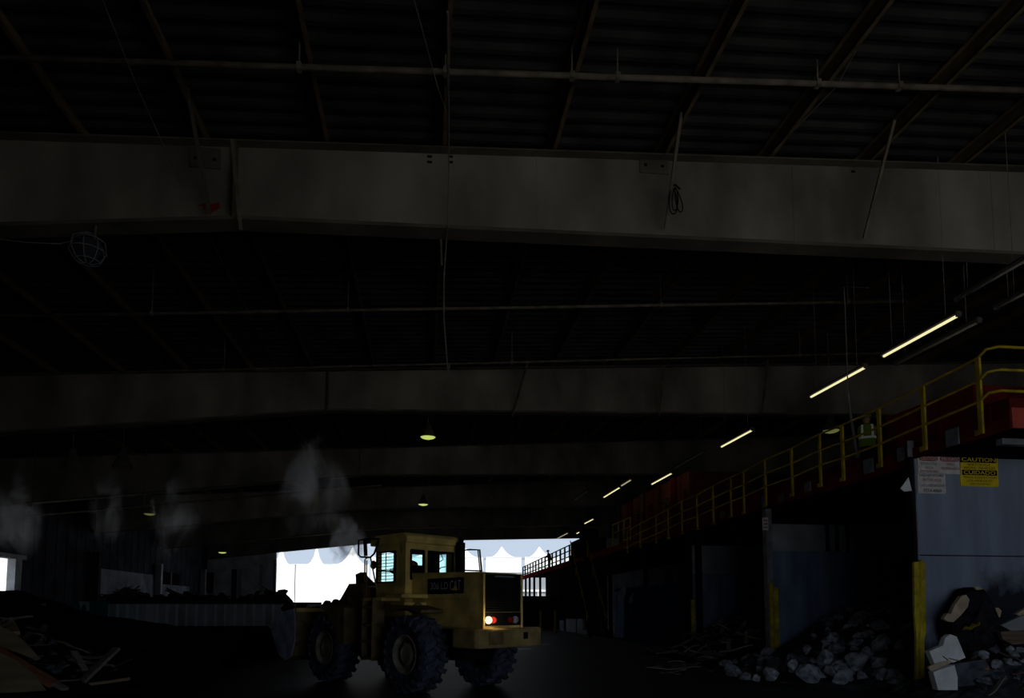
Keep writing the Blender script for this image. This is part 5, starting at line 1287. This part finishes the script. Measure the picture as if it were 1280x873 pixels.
# ------------------------------------------------------------------ steam
def steam(px0, py0, px1, py1, Y, dens, seed, label, depth=None, aniso=.45, sc=.55, thr=.60):
    a, b = at_y(px0, py1, Y), at_y(px1, py0, Y)
    c = (a + b) / 2; hx, hz = (b.x - a.x) / 2, (b.z - a.z) / 2; hy = depth or hx * .8
    bm = bmesh.new(); bmesh.ops.create_icosphere(bm, subdivisions=3, radius=1)
    me = bpy.data.meshes.new('steam_plume'); bm.to_mesh(me); bm.free()
    o = bpy.data.objects.new('steam_plume', me); C.objects.link(o); o.location = c; o.scale = (hx, hy, hz)
    m = bpy.data.materials.new('steam'); m.use_nodes = True; nt = m.node_tree; nt.nodes.remove(nt.nodes['Principled BSDF'])
    vol = nt.nodes.new('ShaderNodeVolumePrincipled'); vol.inputs['Color'].default_value = (.93, .95, 1, 1); vol.inputs['Anisotropy'].default_value = aniso
    tc = nt.nodes.new('ShaderNodeTexCoord'); ln = nt.nodes.new('ShaderNodeVectorMath'); ln.operation = 'LENGTH'; nt.links.new(tc.outputs['Object'], ln.inputs[0])
    mp = nt.nodes.new('ShaderNodeMapping'); mp.inputs['Scale'].default_value = (hx * sc * 1.5, hy * sc * 1.5, hz * sc * .8); mp.inputs['Location'].default_value = (seed * 3.3, seed, 0); nt.links.new(tc.outputs['Object'], mp.inputs[0])
    nz = nt.nodes.new('ShaderNodeTexNoise'); nz.inputs['Scale'].default_value = 1.0; nz.inputs['Detail'].default_value = 5; nz.inputs['Roughness'].default_value = .6; nz.inputs['Distortion'].default_value = 1.2; nt.links.new(mp.outputs[0], nz.inputs['Vector'])
    def mth(op, x, y):
        nd = nt.nodes.new('ShaderNodeMath'); nd.operation = op
        for i, v in enumerate((x, y)):
            if isinstance(v, (int, float)): nd.inputs[i].default_value = v
            else: nt.links.new(v, nd.inputs[i])
        return nd.outputs[0]
    sp = nt.nodes.new('ShaderNodeSeparateXYZ'); nt.links.new(tc.outputs['Object'], sp.inputs[0])
    tp = mth('SUBTRACT', .72, mth('MULTIPLY', sp.outputs['Z'], .34))              # narrower towards the top
    xx, yy_ = mth('DIVIDE', sp.outputs['X'], tp), mth('DIVIDE', sp.outputs['Y'], tp)
    rr = mth('ADD', mth('ADD', mth('MULTIPLY', xx, xx), mth('MULTIPLY', yy_, yy_)), mth('MULTIPLY', sp.outputs['Z'], sp.outputs['Z']))
    fall = mth('MAXIMUM', mth('SUBTRACT', 1.0, rr), 0.0)
    n2 = mth('MAXIMUM', mth('SUBTRACT', mth('ADD', nz.outputs['Fac'], mth('MULTIPLY', fall, .16)), thr), 0.0)
    den = mth('MULTIPLY', mth('MULTIPLY', n2, fall), dens * 60)
    nt.links.new(den, vol.inputs['Density'])
    nt.links.new(vol.outputs[0], nt.nodes['Material Output'].inputs['Volume'])
    me.materials.append(m)
    return tag(o, label, 'steam', None, 'stuff')
STEAM = True
if STEAM:
    steam(330, 530, 460, 680, 30, .135, 3, 'pale steam puff rising behind the loader bucket', aniso=.5, thr=.56)
    steam(395, 635, 470, 710, 28, .45, 6, 'denser steam wisp beside the cab mirror', aniso=.5, sc=.9, thr=.55)
    steam(165, 555, 275, 720, 34, .09, 9, 'thin curling steam over the dim dome lamp', aniso=.5)
    steam(90, 545, 180, 700, 36, .065, 12, 'faint steam veil before the dark column', aniso=.5)
    steam(-40, 580, 75, 708, 32, .13, 15, 'steam at the small side doorway', aniso=.5)
    steam(340, 475, 400, 520, 27, .14, 21, 'small faint wisp high under the second girder', aniso=.5)
